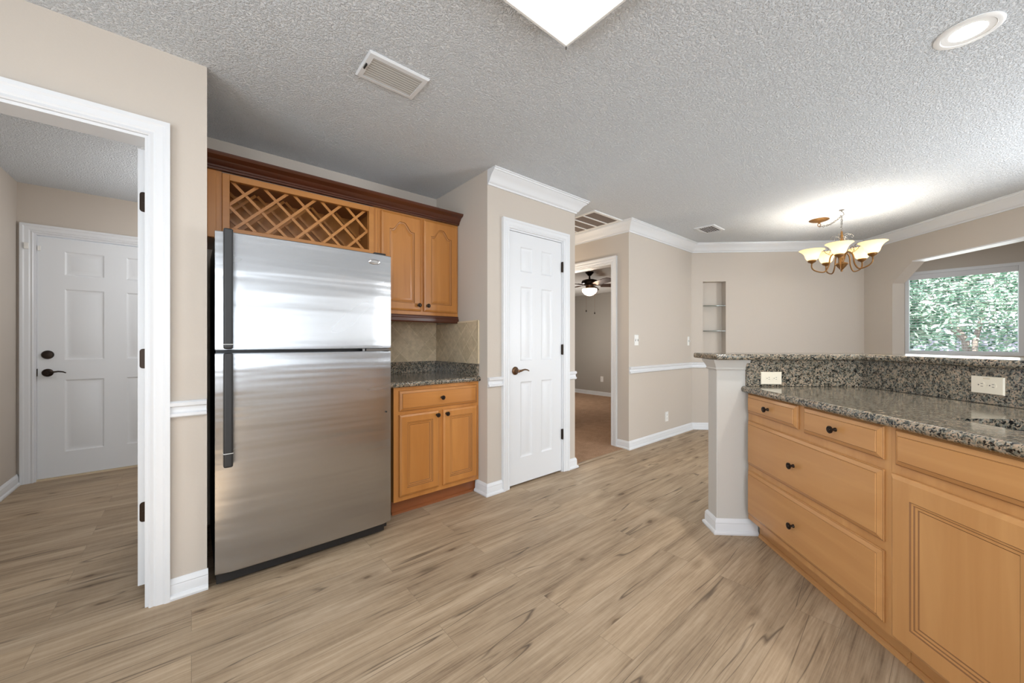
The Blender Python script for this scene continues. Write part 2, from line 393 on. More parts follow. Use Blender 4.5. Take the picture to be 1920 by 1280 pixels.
# left wall with the doorway into the utility room
DX0, DX1, DZ = -1.02, -.142, 2.047
struct(MB().box(DX1, YW, 0, .056, YW + .115, H).box(DX0, YW, DZ, DX1, YW + .115, H).box(-1.72, YW, 0, DX0, YW + .115, H).build('wall_left', 'wall'))
NB = 3.05
struct(MB().box(-.055, YW + .115, 0, .056, NB, H).box(-.055, NB, 0, 1.80, NB + .11, H).build('wall_nook', 'wall'))
PX0, PX1 = 1.690, 2.690
PD0, PD1, PDZ = 1.896, 2.522, 2.045
struct(MB().box(PX0, YW, 0, PD0, YW + .11, H).box(PD1, YW, 0, PX1, YW + .11, H).box(PD0, YW, PDZ, PD1, YW + .11, H)
       .box(PX0, YW + .11, 0, PX0 + .11, NB, H).box(PX1 - .11, YW + .11, 0, PX1, 4.6, H).box(PX0 + .11, 3.2, 0, PX1 - .11, 3.3, H).build('wall_pantry', 'wall'))
struct(MB().box(-2.0, 4.90, 0, -.985, 5.0, H).box(-.985, 4.90, 2.045, -.06, 5.0, H).box(-.06, 4.90, 0, 1.80, 5.0, H).build('wall_utility_back', 'wall'))
struct(MB().box(-1.20, YW + .115, 0, -1.072, 4.90, H).build('wall_utility_left', 'wall'))
struct(MB().box(1.70, NB + .11, 0, 1.80, 4.9, H).build('wall_utility_right', 'wall'))
HX = 3.570
HD0, HD1, HDZ = 2.492, 3.30, 2.03
struct(MB().box(HX, YW, 0, HX + .115, HD0, H).box(HX, HD1, 0, HX + .115, 4.6, H).box(HX, HD0, HDZ, HX + .115, HD1, H).build('wall_hall_door', 'wall'))
struct(MB().box(2.58, 4.6, 0, HX + .115, 4.7, H).build('wall_hall_end', 'wall'))
CX, CYW = D2W(2.069, 5.141); CX = CX
struct(MB().box(HX + .115, YW, 0, 5.04, YW + .12, H).build('wall_hall', 'wall'))
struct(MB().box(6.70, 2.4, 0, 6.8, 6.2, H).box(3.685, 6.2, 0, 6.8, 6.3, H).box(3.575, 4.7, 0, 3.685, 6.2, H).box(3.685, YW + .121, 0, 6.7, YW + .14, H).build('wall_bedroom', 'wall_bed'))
# dining room (diagonal frame): back wall with niche, window wall with clipped opening
BY = 5.141; WX = 4.23
NX0, NX1, NZ0, NZ1 = None, None, .92, 1.95
def px_on_back(px):
    r = (px - 960) / FPX; a = R(3.5); d = BY / (r * math.sin(a) + math.cos(a)); return r * d * math.cos(a) - d * math.sin(a)
NX0, NX1 = px_on_back(1318), px_on_back(1361)
struct(MB().box(2.02, BY + .115, 0, WX + .135, BY + .16, H).box(2.05, BY, 0, NX0, BY + .115, H).box(NX1, BY, 0, WX + .135, BY + .115, H)
       .box(NX0, BY, 0, NX1, BY + .115, NZ0).box(NX0, BY, NZ1, NX1, BY + .115, H).build('wall_dining_back', 'wall', frame='D'))
O0, O1 = 4.754, 2.75          # opening along the wall
ow = MB(face_mx(WX, BY, 0))   # local x = distance from the back corner
L0, L1 = BY - O0, BY - O1
ow.slabpoly([(0, 0), (L0, 0), (L0, H), (0, H)], 0, .135)
ow.slabpoly([(L0, 1.846), (L0 + .24, 2.062), (L0 + .24, H), (L0, H)], 0, .135)
ow.box(L0 + .24, 0, 2.066, L1 - .24, .135, H)
ow.slabpoly([(L1 - .24, 2.062), (L1, 1.846), (L1, H), (L1 - .24, H)], 0, .135)
ow.box(L1, 0, 0, BY + 2.9, .135, H)
struct(ow.build('wall_dining_window', 'wall', frame='D'))
struct(MB(face_mx(WX, BY, 0)).box(L0 + .236, -.002, 2.055, L1 - .236, .137, 2.066).build('trim_soffit', 'trim', frame='D'))
# the bay beyond the opening
WPX = 7.30; WY0, WY1, WZ0, WZ1 = -.487, .462, .990, 2.075
struct(MB().box(WPX, WY1, 0, WPX + .14, .80, H).box(WPX, -1.6, 0, WPX + .14, WY0, H).box(WPX, WY0, 0, WPX + .14, WY1, WZ0).box(WPX, WY0, WZ1, WPX + .14, WY1, H)
       .box(6.75, .70, 0, WPX, .80, H).box(5.3, -1.6, 0, WPX, -1.5, H).build('wall_bay', 'wall'))
# rest of the house behind the camera
struct(MB().box(-1.72, -5.1, 0, -1.60, -3.7, H).box(-1.72, -3.7, 0, -1.60, -1.6, .75).box(-1.72, -3.7, 2.15, -1.60, -1.6, H).box(-1.72, -1.6, 0, -1.60, -.35, H).box(-1.72, 1.45, 0, -1.60, YW, H).box(-1.72, -.35, 0, -1.60, 1.45, .75).box(-1.72, -.35, 2.15, -1.60, 1.45, H).build('wall_left_rear', 'wall'))
struct(MB().box(-1.72, -5.1, 0, -1.5, -5.0, H).box(.9, -5.1, 0, 1.3, -5.0, H).box(-1.5, -5.1, 0, .9, -5.0, .65).box(-1.5, -5.1, 2.2, .9, -5.0, H).build('wall_rear', 'wall'))

# ------------------------------------------------------------------ mouldings
CROWN = [(0, 0), (0, -.112), (.012, -.112), (.014, -.100), (.022, -.096), (.030, -.085), (.040, -.066), (.056, -.046), (.074, -.032), (.082, -.022), (.088, -.020), (.090, -.010), (.098, -.008), (.098, 0)]
def crown(name, path, frame='H', z=H):
    return struct(MB().sweep(path, CROWN, z).build(name, 'trim', frame=frame, smooth=30))
crown('trim_2', [(PX0, YW), (PX1, YW), (PX1, 4.6)])
dA = [D2W(WX, BY), D2W(WX, -2.7)]
crown('trim_3', [(HX, 4.6), (HX, YW), (5.045, YW), dA[0], dA[1]])
BASE = [(0, 0), (.024, 0), (.026, .010), (.022, .020), (.014, .024), (.014, .058), (.012, .064), (.014, .068), (.010, .082), (.004, .090), (0, .090)]
def base(name, path, frame='H'):
    return struct(MB().sweep(path, BASE, 0).build(name, 'trim', frame=frame, smooth=30))
base('baseboard_left', [(-.077, YW), (.060, YW)])
base('baseboard_pantry', [(PX0, YW + .14), (PX0, YW), (PD0 - .062, YW)])
base('baseboard_pantry_right', [(PD1 + .066, YW), (PX1, YW), (PX1, YW + .02)])
base('baseboard_hall', [(HX, 2.430), (HX, YW), (5.045, YW), D2W(WX, BY), D2W(WX, O0)])
base('baseboard_utility', [(-1.072, 2.42), (-1.072, 4.90)])
base('baseboard_bedroom', [(6.7, 6.1), (6.7, 2.42)])
RAIL = [(0, -.037), (.012, -.037), (.022, -.030), (.022, -.018), (.012, -.012), (.010, 0), (.012, .010), (.024, .016), (.026, .030), (.016, .037), (0, .037)]
def rail(name, path): return struct(MB().sweep(path, RAIL, .848).build(name, 'trim', smooth=30))
rail('trim_4', [(-.077, YW), (.054, YW)]); rail('trim_5', [(PX0 + .003, YW), (PD0 - .064, YW)]); rail('trim_6', [(PD1 + .068, YW), (PX1, YW)])
rail('trim_7', [(HX + .003, YW), (5.045, YW), D2W(WX, BY), D2W(WX, O0)])
CAS = [(0, 0), (.0, .014), (.006, .018), (.016, .014), (.024, .019), (.046, .021), (.054, .026), (.070, .026), (.070, 0)]  # (from opening, proud)
def casing(name, x0, x1, z, xf, depth=.115, jamb=True, left=True):
    """casing round an opening x0..x1, height z on a face at local y=0 (towards -y), with jamb lining of given depth"""
    mb = MB(xf)
    pts = [(x0, 0.0), (x0, z), (x1, z), (x1, 0.0)]; rings = []
    dirs = [(-1, 0), (-1, 1), (1, 1), (1, 0)]
    for (px, pz), (dx, dz) in zip(pts, dirs): rings.append([mb.v((px + dx * o, -p, pz + dz * o)) for o, p in CAS])
    n = len(CAS)
    for A, B in zip(rings, rings[1:]):
        for j in range(n): mb.f([A[j], B[j], B[(j + 1) % n], A[(j + 1) % n]])
    mb.f(rings[0]); mb.f(rings[-1][::-1])
    if jamb:
        t = .012
        mb.box(x0 - .001, -.002, 0, x0 + t, depth, z); mb.box(x1 - t, -.002, 0, x1 + .001, depth, z); mb.box(x0 + t, -.002, z - t, x1 - t, depth, z + .001)
    return struct(mb.build(name, 'trim', smooth=25))
casing('trim_8', DX0, DX1, DZ, at(0, YW, 0))
casing('trim_9', PD0, PD1, PDZ, at(0, YW, 0), .11)
casing('trim_10', -.985, -.06, 2.045, at(0, 4.90, 0), .10)
casing('trim_11', -HD1, -HD0, HDZ, face_mx(HX, 0, 0), .115)

# ------------------------------------------------------------------ doors
DPROF = ((0, 0), (.007, .0055), (.013, .0075), (.024, .0075), (.044, .0020))
def six_panel(xf, w_, h, t=.035, z0=.0, st=.115, mid=.105):
    a, b = st, (w_ - mid) / 2; c, d = (w_ + mid) / 2, w_ - st
    rows = ((.22, .83), (1.00, 1.60), (1.72, 1.92))
    return MB(xf).board(0, z0, w_, h, t, [(p, r0, q, r1) for p, q in ((a, b), (c, d)) for r0, r1 in rows], DPROF)
def lever(parent, x, z, ysurf, mname, d=1, axis_mx=None):
    mb = MB(axis_mx) if axis_mx else MB()
    mb.lathe([(.0, -.0), (.033, -.0), (.033, -.004), (.029, -.010), (.016, -.014), (.012, -.03), (.012, -.052), (.0, -.054)], (x, ysurf, z), 'y', 24)
    pts = [(x, ysurf - .045, z), (x + d * .018, ysurf - .050, z + .001), (x + d * .04, ysurf - .050, z + .007), (x + d * .065, ysurf - .047, z + .010), (x + d * .09, ysurf - .046, z + .006), (x + d * .108, ysurf - .048, z - .003)]
    mb.tube(pts, [.010, .009, .007, .0062, .0055, .004], 10)
    return mb.build('lever_handle', mname, parent, smooth=40)
def hinge(parent, x0, x1, z, y0, y1): return MB().box(x0, y0, z - .045, x1, y1, z + .045).build('hinge', 'bronze', parent, bevel=.003)
d1 = six_panel(at(PD0 + .014, YW + .004, 0), PD1 - PD0 - .028, 2.030, .035, .014).build('door_1', 'door', origin=(PD0, YW, 0), smooth=20); struct(d1)
lab(lever(d1, 1.968, .922, YW + .004, 'bronze_hi'), 'bronze lever handle')
for z in (1.815, 1.085, .335):
    MB().lathe([(.0, -.046), (.0065, -.046), (.0065, .046), (.0, .046)], (PD1 - .010, YW - .010, z), 'z', 10).box(PD1 - .016, YW - .010, z - .044, PD1 + .006, YW + .003, z + .044).build('hinge', 'bronze', d1)
d2 = six_panel(at(-.972, 4.915, 0), .90, 2.028, .044, .016, .15, .14).build('door_2', 'door_back', origin=(-.97, 4.915, 0), smooth=20); struct(d2)
lab(lever(d2, -.915, .895, 4.915, 'bronze', 1), 'bronze lever handle')
MB().lathe([(0, 0), (.036, 0), (.036, -.006), (.030, -.016), (.014, -.018), (.0, -.018)], (-.915, 4.915, 1.045), 'y', 24).build('deadbolt', 'bronze', d2, smooth=40)
MB().box(-.985, 4.903, .87, -.968, 4.916, .93).build('strike_plate', 'bronze', d2)
th = MB().box(-.985, 4.90, 0, -.06, 5.0, .014).build('trim_12', 'tile_edge'); struct(th)
# alarm contact at the top of the back door
ac = thing('alarm_contact', 'small white door sensor at the top left corner of the entry door', 'sensor', origin=(-1.02, 4.87, 1.93))
MB().box(-1.030, 4.862, 1.905, -1.005, 4.876, 1.955).build('sensor_box', 'plate', ac, bevel=.002)
MB().box(-.968, 4.900, 1.905, -.950, 4.9145, 1.945).build('magnet', 'plate', ac, bevel=.002)
# open door of the doorway (stands at a right angle inside the utility room)
d3 = six_panel(face_mx(-.186, 3.19, 0), .78, 2.030, .035, .042).build('door_3', 'door', origin=(-.17, 2.41, 0)); struct(d3)
for z in (1.79, 1.075, .375):
    pl = MB()
    r = .012; x0, x1, z0, z1 = -.180, -.146, z - .045, z + .045
    pts = [(x1, z0), (x1, z1)]
    for k in range(5): a = R(90 + k * 22.5); pts.append((x0 + r + r * math.cos(a), z1 - r + r * math.sin(a)))
    for k in range(5): a = R(180 + k * 22.5); pts.append((x0 + r + r * math.cos(a), z0 + r + r * math.sin(a)))
    pl.slabpoly(pts, 2.4065, 2.4095)
    for dz in (-.03, 0, .03): pl.lathe([(0, -.001), (.0045, -.001), (.0045, .001), (0, .001)], (-.166 + (.008 if dz else 0), 2.4062, z + dz), 'y', 8)
    pl.lathe([(.0, -.046), (.006, -.046), (.006, .046), (.0, .046)], (-.1445, 2.402, z), 'z', 10)
    pl.build('hinge', 'bronze', d3)

# ------------------------------------------------------------------ refrigerator
FX0, FX1, FY = .083, .921, 2.20
fr = thing('refrigerator', 'stainless steel top freezer refrigerator with black handles', 'refrigerator', origin=((FX0 + FX1) / 2, 2.6, 0))
MB().box(FX0 + .004, FY + .075, .02, FX1 - .004, 2.95, 1.655).build('cabinet_body', 'black', fr, bevel=.004)
def fdoor(name, z0, z1):
    """door skin bowed slightly forward, black gasket side behind"""
    mb = MB(); n = 14; prof = []
    for k in range(n + 1):
        u = k / n; x = FX0 + (FX1 - FX0) * u; e = min(u, 1 - u) * (FX1 - FX0)
        y = FY + .010 * (2 * u - 1) ** 2 + (.012 * (1 - min(1, e / .014)) ** 2)
        prof.append((x, y))
    zs = [z0, z0 + .004, z1 - .004, z1]
    grid = [[mb.v((x, y + (.004 if j in (0, 3) else 0), z)) for x, y in prof] for j, z in enumerate(zs)]
    for j in range(3):
        for k in range(n): mb.f([grid[j][k], grid[j][k + 1], grid[j + 1][k + 1], grid[j + 1][k]])
    back = [[mb.v((x, FY + .060, z)) for x in (FX0, FX1)] for z in (z0, z1)]
    mb.f([back[0][0], back[1][0], back[1][1], back[0][1]])
    mb.f([grid[0][k] for k in range(n + 1)][::-1] + [back[0][0], back[0][1]][::1] if False else [back[0][0]] + [grid[0][k] for k in range(n + 1)] + [back[0][1]])
    mb.f([back[1][1]] + [grid[3][k] for k in range(n, -1, -1)] + [back[1][0]])
    mb.f([back[0][0], back[1][0]] + [grid[j][0] for j in (3, 2, 1, 0)]); mb.f([back[1][1], back[0][1]] + [grid[j][n] for j in (0, 1, 2, 3)])
    return mb.build(name, 'steel', fr, smooth=40)
fz = fdoor('freezer_door', 1.113, 1.668); fd = fdoor('refrigerator_door', .070, 1.098)
def fhandle(parent, z0, z1, capz):
    x0, x1 = FX0 + .028, FX0 + .064; y0 = FY + .008
    mb = MB().box(x0, y0 - .052, z0, x1, y0 - .016, z1).box(x0 + .002, y0 - .02, z1 - .05, x1 - .002, y0, z1 - .004).box(x0 + .002, y0 - .02, z0 + .004, x1 - .002, y0, z0 + .05)
    o = mb.build('handle', 'handle', parent, bevel=.008, bseg=3, merge=False)
    lab(o, 'long black door handle')
    MB().box(x0 - .0008, y0 - .053, capz - .0015, x1 + .0008, y0 - .018, capz + .0015).build('cap_line', 'vent_metal', o)
fhandle(fz, 1.118, 1.672, 1.14); fhandle(fd, .575, 1.100, .640)
bd = MB()
bcx, bcz = .815, 1.618; ny = FY + .0040
for s_, yy in ((1.0, 0), (.86, -.003)):
    pass
ring0 = []
rings = []
for s_, yy in ((1.0, .003), (1.0, -.004), (.90, -.0065), (.86, -.0055), (.5, -.0060)):
    rings.append([bd.v((bcx + .034 * s_ * math.cos(2 * math.pi * k / 32), ny + yy, bcz + .0155 * s_ * math.sin(2 * math.pi * k / 32))) for k in range(32)])
for A, B in zip(rings, rings[1:]):
    for k in range(32): bd.f([A[k], A[(k + 1) % 32], B[(k + 1) % 32], B[k]])
bd.f(rings[-1]); bdg = bd.build('badge', 'chrome', fz, smooth=50); lab(bdg, 'small oval chrome badge')
MB().tube([(bcx + .024 * math.cos(R(a)), ny - .0062, bcz + .0085 * math.sin(R(a)) + .001) for a in range(-160, 170, 15)], .0009, 6).build('badge_ring', 'steel_dark', bdg)
MB().box(FX0 + .006, FY + .062, 1.096, FX1 - .006, FY + .078, 1.116).build('door_gasket', 'black', fr)
MB().box(FX1 - .15, FY + .012, 1.0995, FX1 - .012, FY + .060, 1.1115).lathe([(0, 1.098), (.009, 1.098), (.009, 1.113), (0, 1.113)], (FX1 - .16, FY + .026, 0), 'z', 12).build('center_hinge', 'steel_dark', fr)
MB().box(FX1 - .10, FY + .02, 1.668, FX1 - .03, FY + .13, 1.680).build('hinge_cover', 'black', fr, bevel=.004)
MB().box(FX0 + .006, FY + .05, .012, FX1 - .03, FY + .075, .064).build('kick_grille', 'black', fr, bevel=.003)
for x in (FX0 + .05, FX1 - .05):
    for y in (FY + .10, 2.88): MB().lathe([(0, 0), (.018, 0), (.018, .022), (0, .022)], (x, y, 0), 'z', 12).build('foot', 'steel_dark', fr)
MB().lathe([(0, 0), (.005, 0), (.005, -.004), (0, -.004)], (FX1 - .033, FY + .0125, .735), 'y', 10).build('screw_hole_plug', 'black', fd)

# ------------------------------------------------------------------ cabinet helpers
def knob(parent, x, y, z, xf=None, s=1.0):
    mb = MB(xf)
    mb.lathe([(0, .002), (.0085 * s, .002), (.008 * s, -.003), (.0055 * s, -.008), (.0052 * s, -.015), (.010 * s, -.019), (.0152 * s, -.022), (.0155 * s, -.026), (.0125 * s, -.0275), (.0115 * s, -.0265), (.0085 * s, -.0265), (.0075 * s, -.0295), (0, -.0305)], (x, y, z), 'y', 20)
    return mb.build('knob', 'bronze', parent, smooth=50)
CPROF = ((0, 0), (.003, .004), (.009, .005), (.012, .008), (.020, .0085), (.023, .011), (.030, .011))
EDGE = ((0, .008), (.003, .005), (.014, .0), (.016, .0))
def cab_door(parent, xf, x0, z0, x1, z1, m, fr_=.062, t=.019):
    return MB(xf).board(x0, z0, x1, z1, t, [(x0 + fr_, z0 + fr_, x1 - fr_, z1 - fr_)], CPROF, EDGE, glaze=(1, 3, 5)).build('door', m, parent, smooth=20)
def drawer(parent, xf, x0, z0, x1, z1, m, t=.019):
    edge = ((0, .014), (.002, .0115), (.0035, .0115), (.005, .0095), (.0185, .0035), (.0200, .0035), (.0212, .0), (.0225, .0))
    return MB(xf).board(x0, z0, x1, z1, t, [], edge=edge, eglaze=(2, 5)).build('drawer_front', m, parent, smooth=20)
def arch_door(parent, xf, x0, z0, x1, z1, m, fr_=.058, t=.019, rise=.062):
    mb = MB(xf); mb.keep = True
    def out(i):
        a, b, c = x0 + fr_ + i, x1 - fr_ - i, z0 + fr_ + i; zt = z1 - fr_ - rise - i; mid = (a + b) / 2; hw = (x1 - x0) / 2 - fr_
        pts = [(a, c), (b, c)]; n = 22
        for k in range(n + 1):
            u = 1 - 2 * k / n; x = mid + u * (b - a) / 2; q = max(0, min(1, (abs(u) - .14) / .66))
            pts.append((x, zt + rise * .5 * (1 + math.cos(math.pi * q))))
        return pts
    prof = ((0, 0), (.003, .005), (.009, .006), (.012, .0075), (.03, .002), (.034, .002))
    # edge + sides
    def rect(i, y): return [mb.v((x0 + i, y, z0 + i)), mb.v((x1 - i, y, z0 + i)), mb.v((x1 - i, y, z1 - i)), mb.v((x0 + i, y, z1 - i))]
    cur = rect(0, t); mb.f(cur[::-1])
    for i, d in EDGE:
        nx = rect(i, d)
        for k in range(4): mb.f([cur[k], cur[(k + 1) % 4], nx[(k + 1) % 4], nx[k]])
        cur = nx
    e = EDGE[-1][0]; o = out(0); V = [mb.v((x, 0, z)) for x, z in o]
    A, B, C, Dv = cur
    mb.f([A, B, V[1], V[0]]); mb.f([B, mb.v((x1 - e, 0, o[2][1])), V[2], V[1]]); mb.f([mb.v((x0 + e, 0, o[-1][1])), A, V[0], V[-1]])
    top = [mb.v((x, 0, z1 - e)) for x, z in o[2:]]
    for k in range(len(top) - 1): mb.f([V[2 + k], top[k], top[k + 1], V[3 + k]])
    mb.f([mb.v((x1 - e, 0, o[2][1])), mb.v((x1 - e, 0, z1 - e)), top[0], V[2]]); mb.f([mb.v((x0 + e, 0, z1 - e)), mb.v((x0 + e, 0, o[-1][1])), V[-1], top[-1]])
    cur = V
    for i, d in prof[1:]:
        nx = [mb.v((x, d, z)) for x, z in out(i)]; n = len(nx)
        for k in range(n):
            fc = mb.f([cur[k], cur[(k + 1) % n], nx[(k + 1) % n], nx[k]])
            if fc and i in (.003, .012): fc.material_index = 1; mb.alt = 'glaze'
        cur = nx
    mb.f(cur)
    return mb.build('door', m, parent, smooth=20)
ID = Matrix()

# ------------------------------------------------------------------ upper cabinets in the nook
UY = 2.690; UZ0, UZ1 = 1.36, 2.112
uc = thing('wall_cabinet', 'two door honey maple wall cabinet with arched panels right of the refrigerator', 'cabinet', origin=(1.36, NB, UZ0))
CXL = 1.020
MB().box(CXL, UY, UZ0, PX0 - .002, NB - .001, UZ1).build('carcass', 'oak_v', uc, bevel=.001)
for x0, x1, kx in ((1.040, 1.352, 1.325), (1.374, 1.676, 1.400)):
    d = arch_door(uc, at(0, UY - .0195, 0), x0, 1.388, x1, 2.100, 'oak_v')
    knob(d, kx, UY - .0195, 1.432)
LR = [(0, 0), (.006, 0), (.010, -.008), (.010, -.018), (.016, -.024), (.016, -.046), (.010, -.056), (-.012, -.056), (-.012, 0)]
MB().sweep([(CXL, UY), (PX0 - .002, UY)], LR, UZ0).build('light_rail', 'cherry', uc, smooth=30)
# wine rack cabinet over the refrigerator
wc = thing('wine_rack_cabinet', 'honey maple cabinet with lattice wine rack above the refrigerator', 'cabinet', origin=(.54, NB, 1.735))
WX0, WX1, WB, WT = .058, CXL - .001, 1.735, 2.112
ox0, ox1, oz0, oz1 = .166, .953, 1.800, 2.070
mb = MB().box(WX0, UY, WB, WX0 + .018, NB - .002, WT).box(WX1 - .018, UY, WB, WX1, NB - .002, WT).box(WX0 + .018, NB - .014, WB, WX1 - .018, NB - .002, WT)
mb.build('carcass', 'oak_v', wc)
MB().box(WX0 + .018, UY + .02, WB, WX1 - .018, NB - .014, WB + .016).box(WX0 + .018, UY + .02, WT - .016, WX1 - .018, NB - .014, WT).build('shelf_board', 'oak_dk', wc)
MB().box(WX0 + .018, UY, WB + .016, .132, UY + .019, WT).build('stile', 'oak_v', wc, bevel=.0015)
MB().box(.985, UY, WB + .016, WX1 - .018, UY + .019, WT).build('stile', 'oak_v', wc, bevel=.0015)
MB().box(.066, UY - .007, 1.735, .106, UY, 2.112).build('filler_strip', 'oak_v', wc, bevel=.003)
fo = MB(at(0, UY - .012, 0)); e = .034
fo.box(ox0 - e, 0, oz0 - e, ox0, .03, oz1 + e).box(ox1, 0, oz0 - e, ox1 + e, .03, oz1 + e).box(ox0, 0, oz0 - e, ox1, .03, oz0).box(ox0, 0, oz1, ox1, .03, oz1 + e)
fo.build('rack_frame', 'oak_h', wc, bevel=.002)
def lattice(name, y, m, dx=0.0):
    mb = MB(); hw = .0080
    Hh = oz1 - oz0; fx0, fx1 = ox0 - .02, ox1 + .02; lo, hi = oz0 - .02, oz1 + .02
    for sgn, x_top in ((1, .1875 + dx), (-1, .295 + dx)):
        for k in range(-3, 9):
            xt = x_top + .158 * k
            # bar from (xt, oz1) sloping down: sgn=+1 goes right-down, -1 goes left-down ; clip to the frame
            pts = []
            za, zb = hi, lo
            xa = xt + sgn * (oz1 - hi) ; xb = xt + sgn * (oz1 - lo)
            def clip(xa, za, xb, zb):
                if xa > xb: xa, za, xb, zb = xb, zb, xa, za
                if xb < fx0 or xa > fx1: return None
                if xa < fx0: za += (zb - za) * (fx0 - xa) / (xb - xa); xa = fx0
                if xb > fx1: zb = za + (zb - za) * (fx1 - xa) / (xb - xa); xb = fx1
                return xa, za, xb, zb
            c = clip(xa, za, xb, zb)
            if not c or c[2] - c[0] < .02: continue
            xa, za, xb, zb = c
            L = math.hypot(xb - xa, zb - za); nx, nz = -(zb - za) / L * hw, (xb - xa) / L * hw
            off = 0 if sgn > 0 else -.006
            mb.slabpoly([(xa + nx, za + nz), (xa - nx, za - nz), (xb - nx, zb - nz), (xb + nx, zb + nz)], y + off, y + off + .011)
    return mb.build(name, m, wc, merge=False)
lattice('lattice', UY + .026, 'oak_h'); lattice('lattice', UY + .235, 'oak_h')
# dark crown along both
CC = [(0, 0), (.004, 0), (.004, .010), (.010, .012), (.010, .022), (.022, .030), (.032, .046), (.044, .052), (.062, .060), (.068, .070), (.068, .078), (-.02, .078), (-.02, 0)]
tag(MB().sweep([(.058, UY - .020), (PX0 - .003, UY - .020)], CC, 2.1125).build('cabinet_crown', 'cherry', origin=(.87, UY, 2.1125), smooth=30), 'dark cherry crown moulding running along the tops of the nook cabinets', 'moulding')

# ------------------------------------------------------------------ lower cabinet in the nook
LY = 2.392; LX0, LX1 = 1.010, 1.688; CTZ = .888
lc = thing('base_cabinet', 'honey maple base cabinet with one drawer and two doors beside the refrigerator', 'cabinet', origin=(1.35, NB, 0))
MB().box(LX0, LY, .095, LX1, NB - .003, .850).build('carcass', 'oak_v', lc, bevel=.001)
MB().box(LX0 + .004, LY + .045, 0, LX1 - .002, NB - .1, .094).sweep([(LX0 + .004, LY + .045), (LX1 - .03, LY + .045)], [(0, 0), (.014, 0), (.012, .012), (.004, .018), (0, .018)], 0).build('toe_kick', 'cherry_lt', lc)
FXF = at(0, LY - .0195, 0)
dr = drawer(lc, FXF, 1.045, .690, 1.668, .828, 'oak_h'); knob(dr, 1.356, LY - .0195, .759)
dd = cab_door(lc, FXF, 1.045, .128, 1.340, .668, 'oak_v', .052); knob(dd, 1.318, LY - .0195, .640)
dd = cab_door(lc, FXF, 1.372, .128, 1.668, .668, 'oak_v', .052); knob(dd, 1.394, LY - .0195, .640)
ct = thing('granite_countertop', 'short speckled granite countertop beside the refrigerator with low splash', 'countertop', origin=(1.35, NB, CTZ))
BULL = [(0, 0)] + [(.018 * math.sin(R(a)), -.018 + .018 * math.cos(R(a))) for a in range(15, 91, 15)] + [(.018 * math.cos(R(a)), -.020 - .017 * math.sin(R(a))) for a in range(0, 91, 15)] + [(0, -.037)]
mb = MB().box(FX1 + .012, LY - .012, CTZ - .037, LX1, NB - .002, CTZ); mb.sweep([(FX1 + .012, LY - .012), (LX1, LY - .012)], BULL, CTZ)
mb.build('slab', 'granite', ct, smooth=30)
MB().box(FX1 + .012, NB - .022, CTZ, LX1 - .022, NB - .002, CTZ + .095).box(LX1 - .022, LY - .008, CTZ, LX1, NB - .002, CTZ + .095).build('splash', 'granite', ct, bevel=.002)
def tile_panel(name, x0, z0, x1, z1, t, mx):
    mb = MB(mx).box(x0, 0, z0, x1, t, z1); uvl = mb.bm.loops.layers.uv.new('uv'); inv = mx.inverted()
    for f_ in mb.bm.faces:
        for l in f_.loops:
            p = inv @ l.vert.co; l[uvl].uv = (p.x + .03, p.z + .01)
    return mb
ti = thing('tile_backsplash', 'beige tumbled stone tiles set diagonally above the short granite counter', 'backsplash', origin=(1.4, NB, CTZ + .095))
tile_panel('t', .93, CTZ + .0955, PX0 - .010, 1.345, .008, at(0, NB - .009, 0)).build('tile_field', 'tile', ti, merge=False)
tile_panel('t', -NB + .009, CTZ + .0955, -2.392, 1.305, .008, face_mx(PX0 - .009, 0, 0)).build('tile_field', 'tile', ti, merge=False)
mb = MB().box(PX0 - .013, 2.378, CTZ + .0955, PX0 - .001, 2.392, 1.318).box(PX0 - .013, 2.392, 1.305, PX0 - .001, UY - .004, 1.318)
mb.build('pencil_trim', 'tile_edge', ti, bevel=.004)

# ------------------------------------------------------------------ bar and base cabinets on the right (diagonal frame)
CF = 1.264               # cabinet front plane
CY1 = 2.352              # knee wall face
BX = 1.911               # granite splash face of the long run
KL = 1.0925
BARZ = 1.080
struct(MB().box(KL, CY1, 0, 2.05, CY1 + .115, 1.045).box(BX + .020, -1.2, 0, 2.05, CY1, 1.045).build('wall_knee', 'wall_knee', frame='D', bevel=.006))
base('baseboard_knee', [(2.05, CY1 + .115), (KL, CY1 + .115), (KL, CY1), (1.325, CY1)], 'D')
COLT = [(0, 0), (0, -.062), (.006, -.062), (.010, -.054), (.006, -.048), (.008, -.044), (.014, -.030), (.024, -.012), (.028, 0)]
struct(MB().sweep([(KL + .3, CY1 + .115), (KL, CY1 + .115), (KL, CY1), (CF + .012, CY1)], COLT, 1.045).build('trim_13', 'wall_knee', frame='D', smooth=30))
bt = thing('bar_top', 'raised speckled granite bar top on the half wall', 'countertop', 'D', (1.6, 2.4, 1.045))
EDG = [(0, 0)] + [(.012 * math.sin(R(a)), -.012 + .012 * math.cos(R(a))) for a in range(15, 91, 15)] + [(.012 * math.cos(R(a)), -.023 - .012 * math.sin(R(a))) for a in range(0, 91, 15)] + [(0, -.035)]
outline = [(1.885, -1.2), (1.885, CY1 - .048), (KL - .015, CY1 - .048), (KL - .015, CY1 + .265), (2.20, CY1 + .265), (2.20, -1.2)]
mb = MB().prism(outline[::-1], BARZ - .035, BARZ)
mb.sweep([(KL - .015, CY1 + .265), (KL - .015, CY1 - .048), (1.885, CY1 - .048), (1.885, -1.2)], EDG, BARZ)
mb.sweep([(2.20, -1.2), (2.20, CY1 + .265), (KL - .015, CY1 + .265)], EDG, BARZ)
mb.build('slab', 'granite', bt, smooth=30)
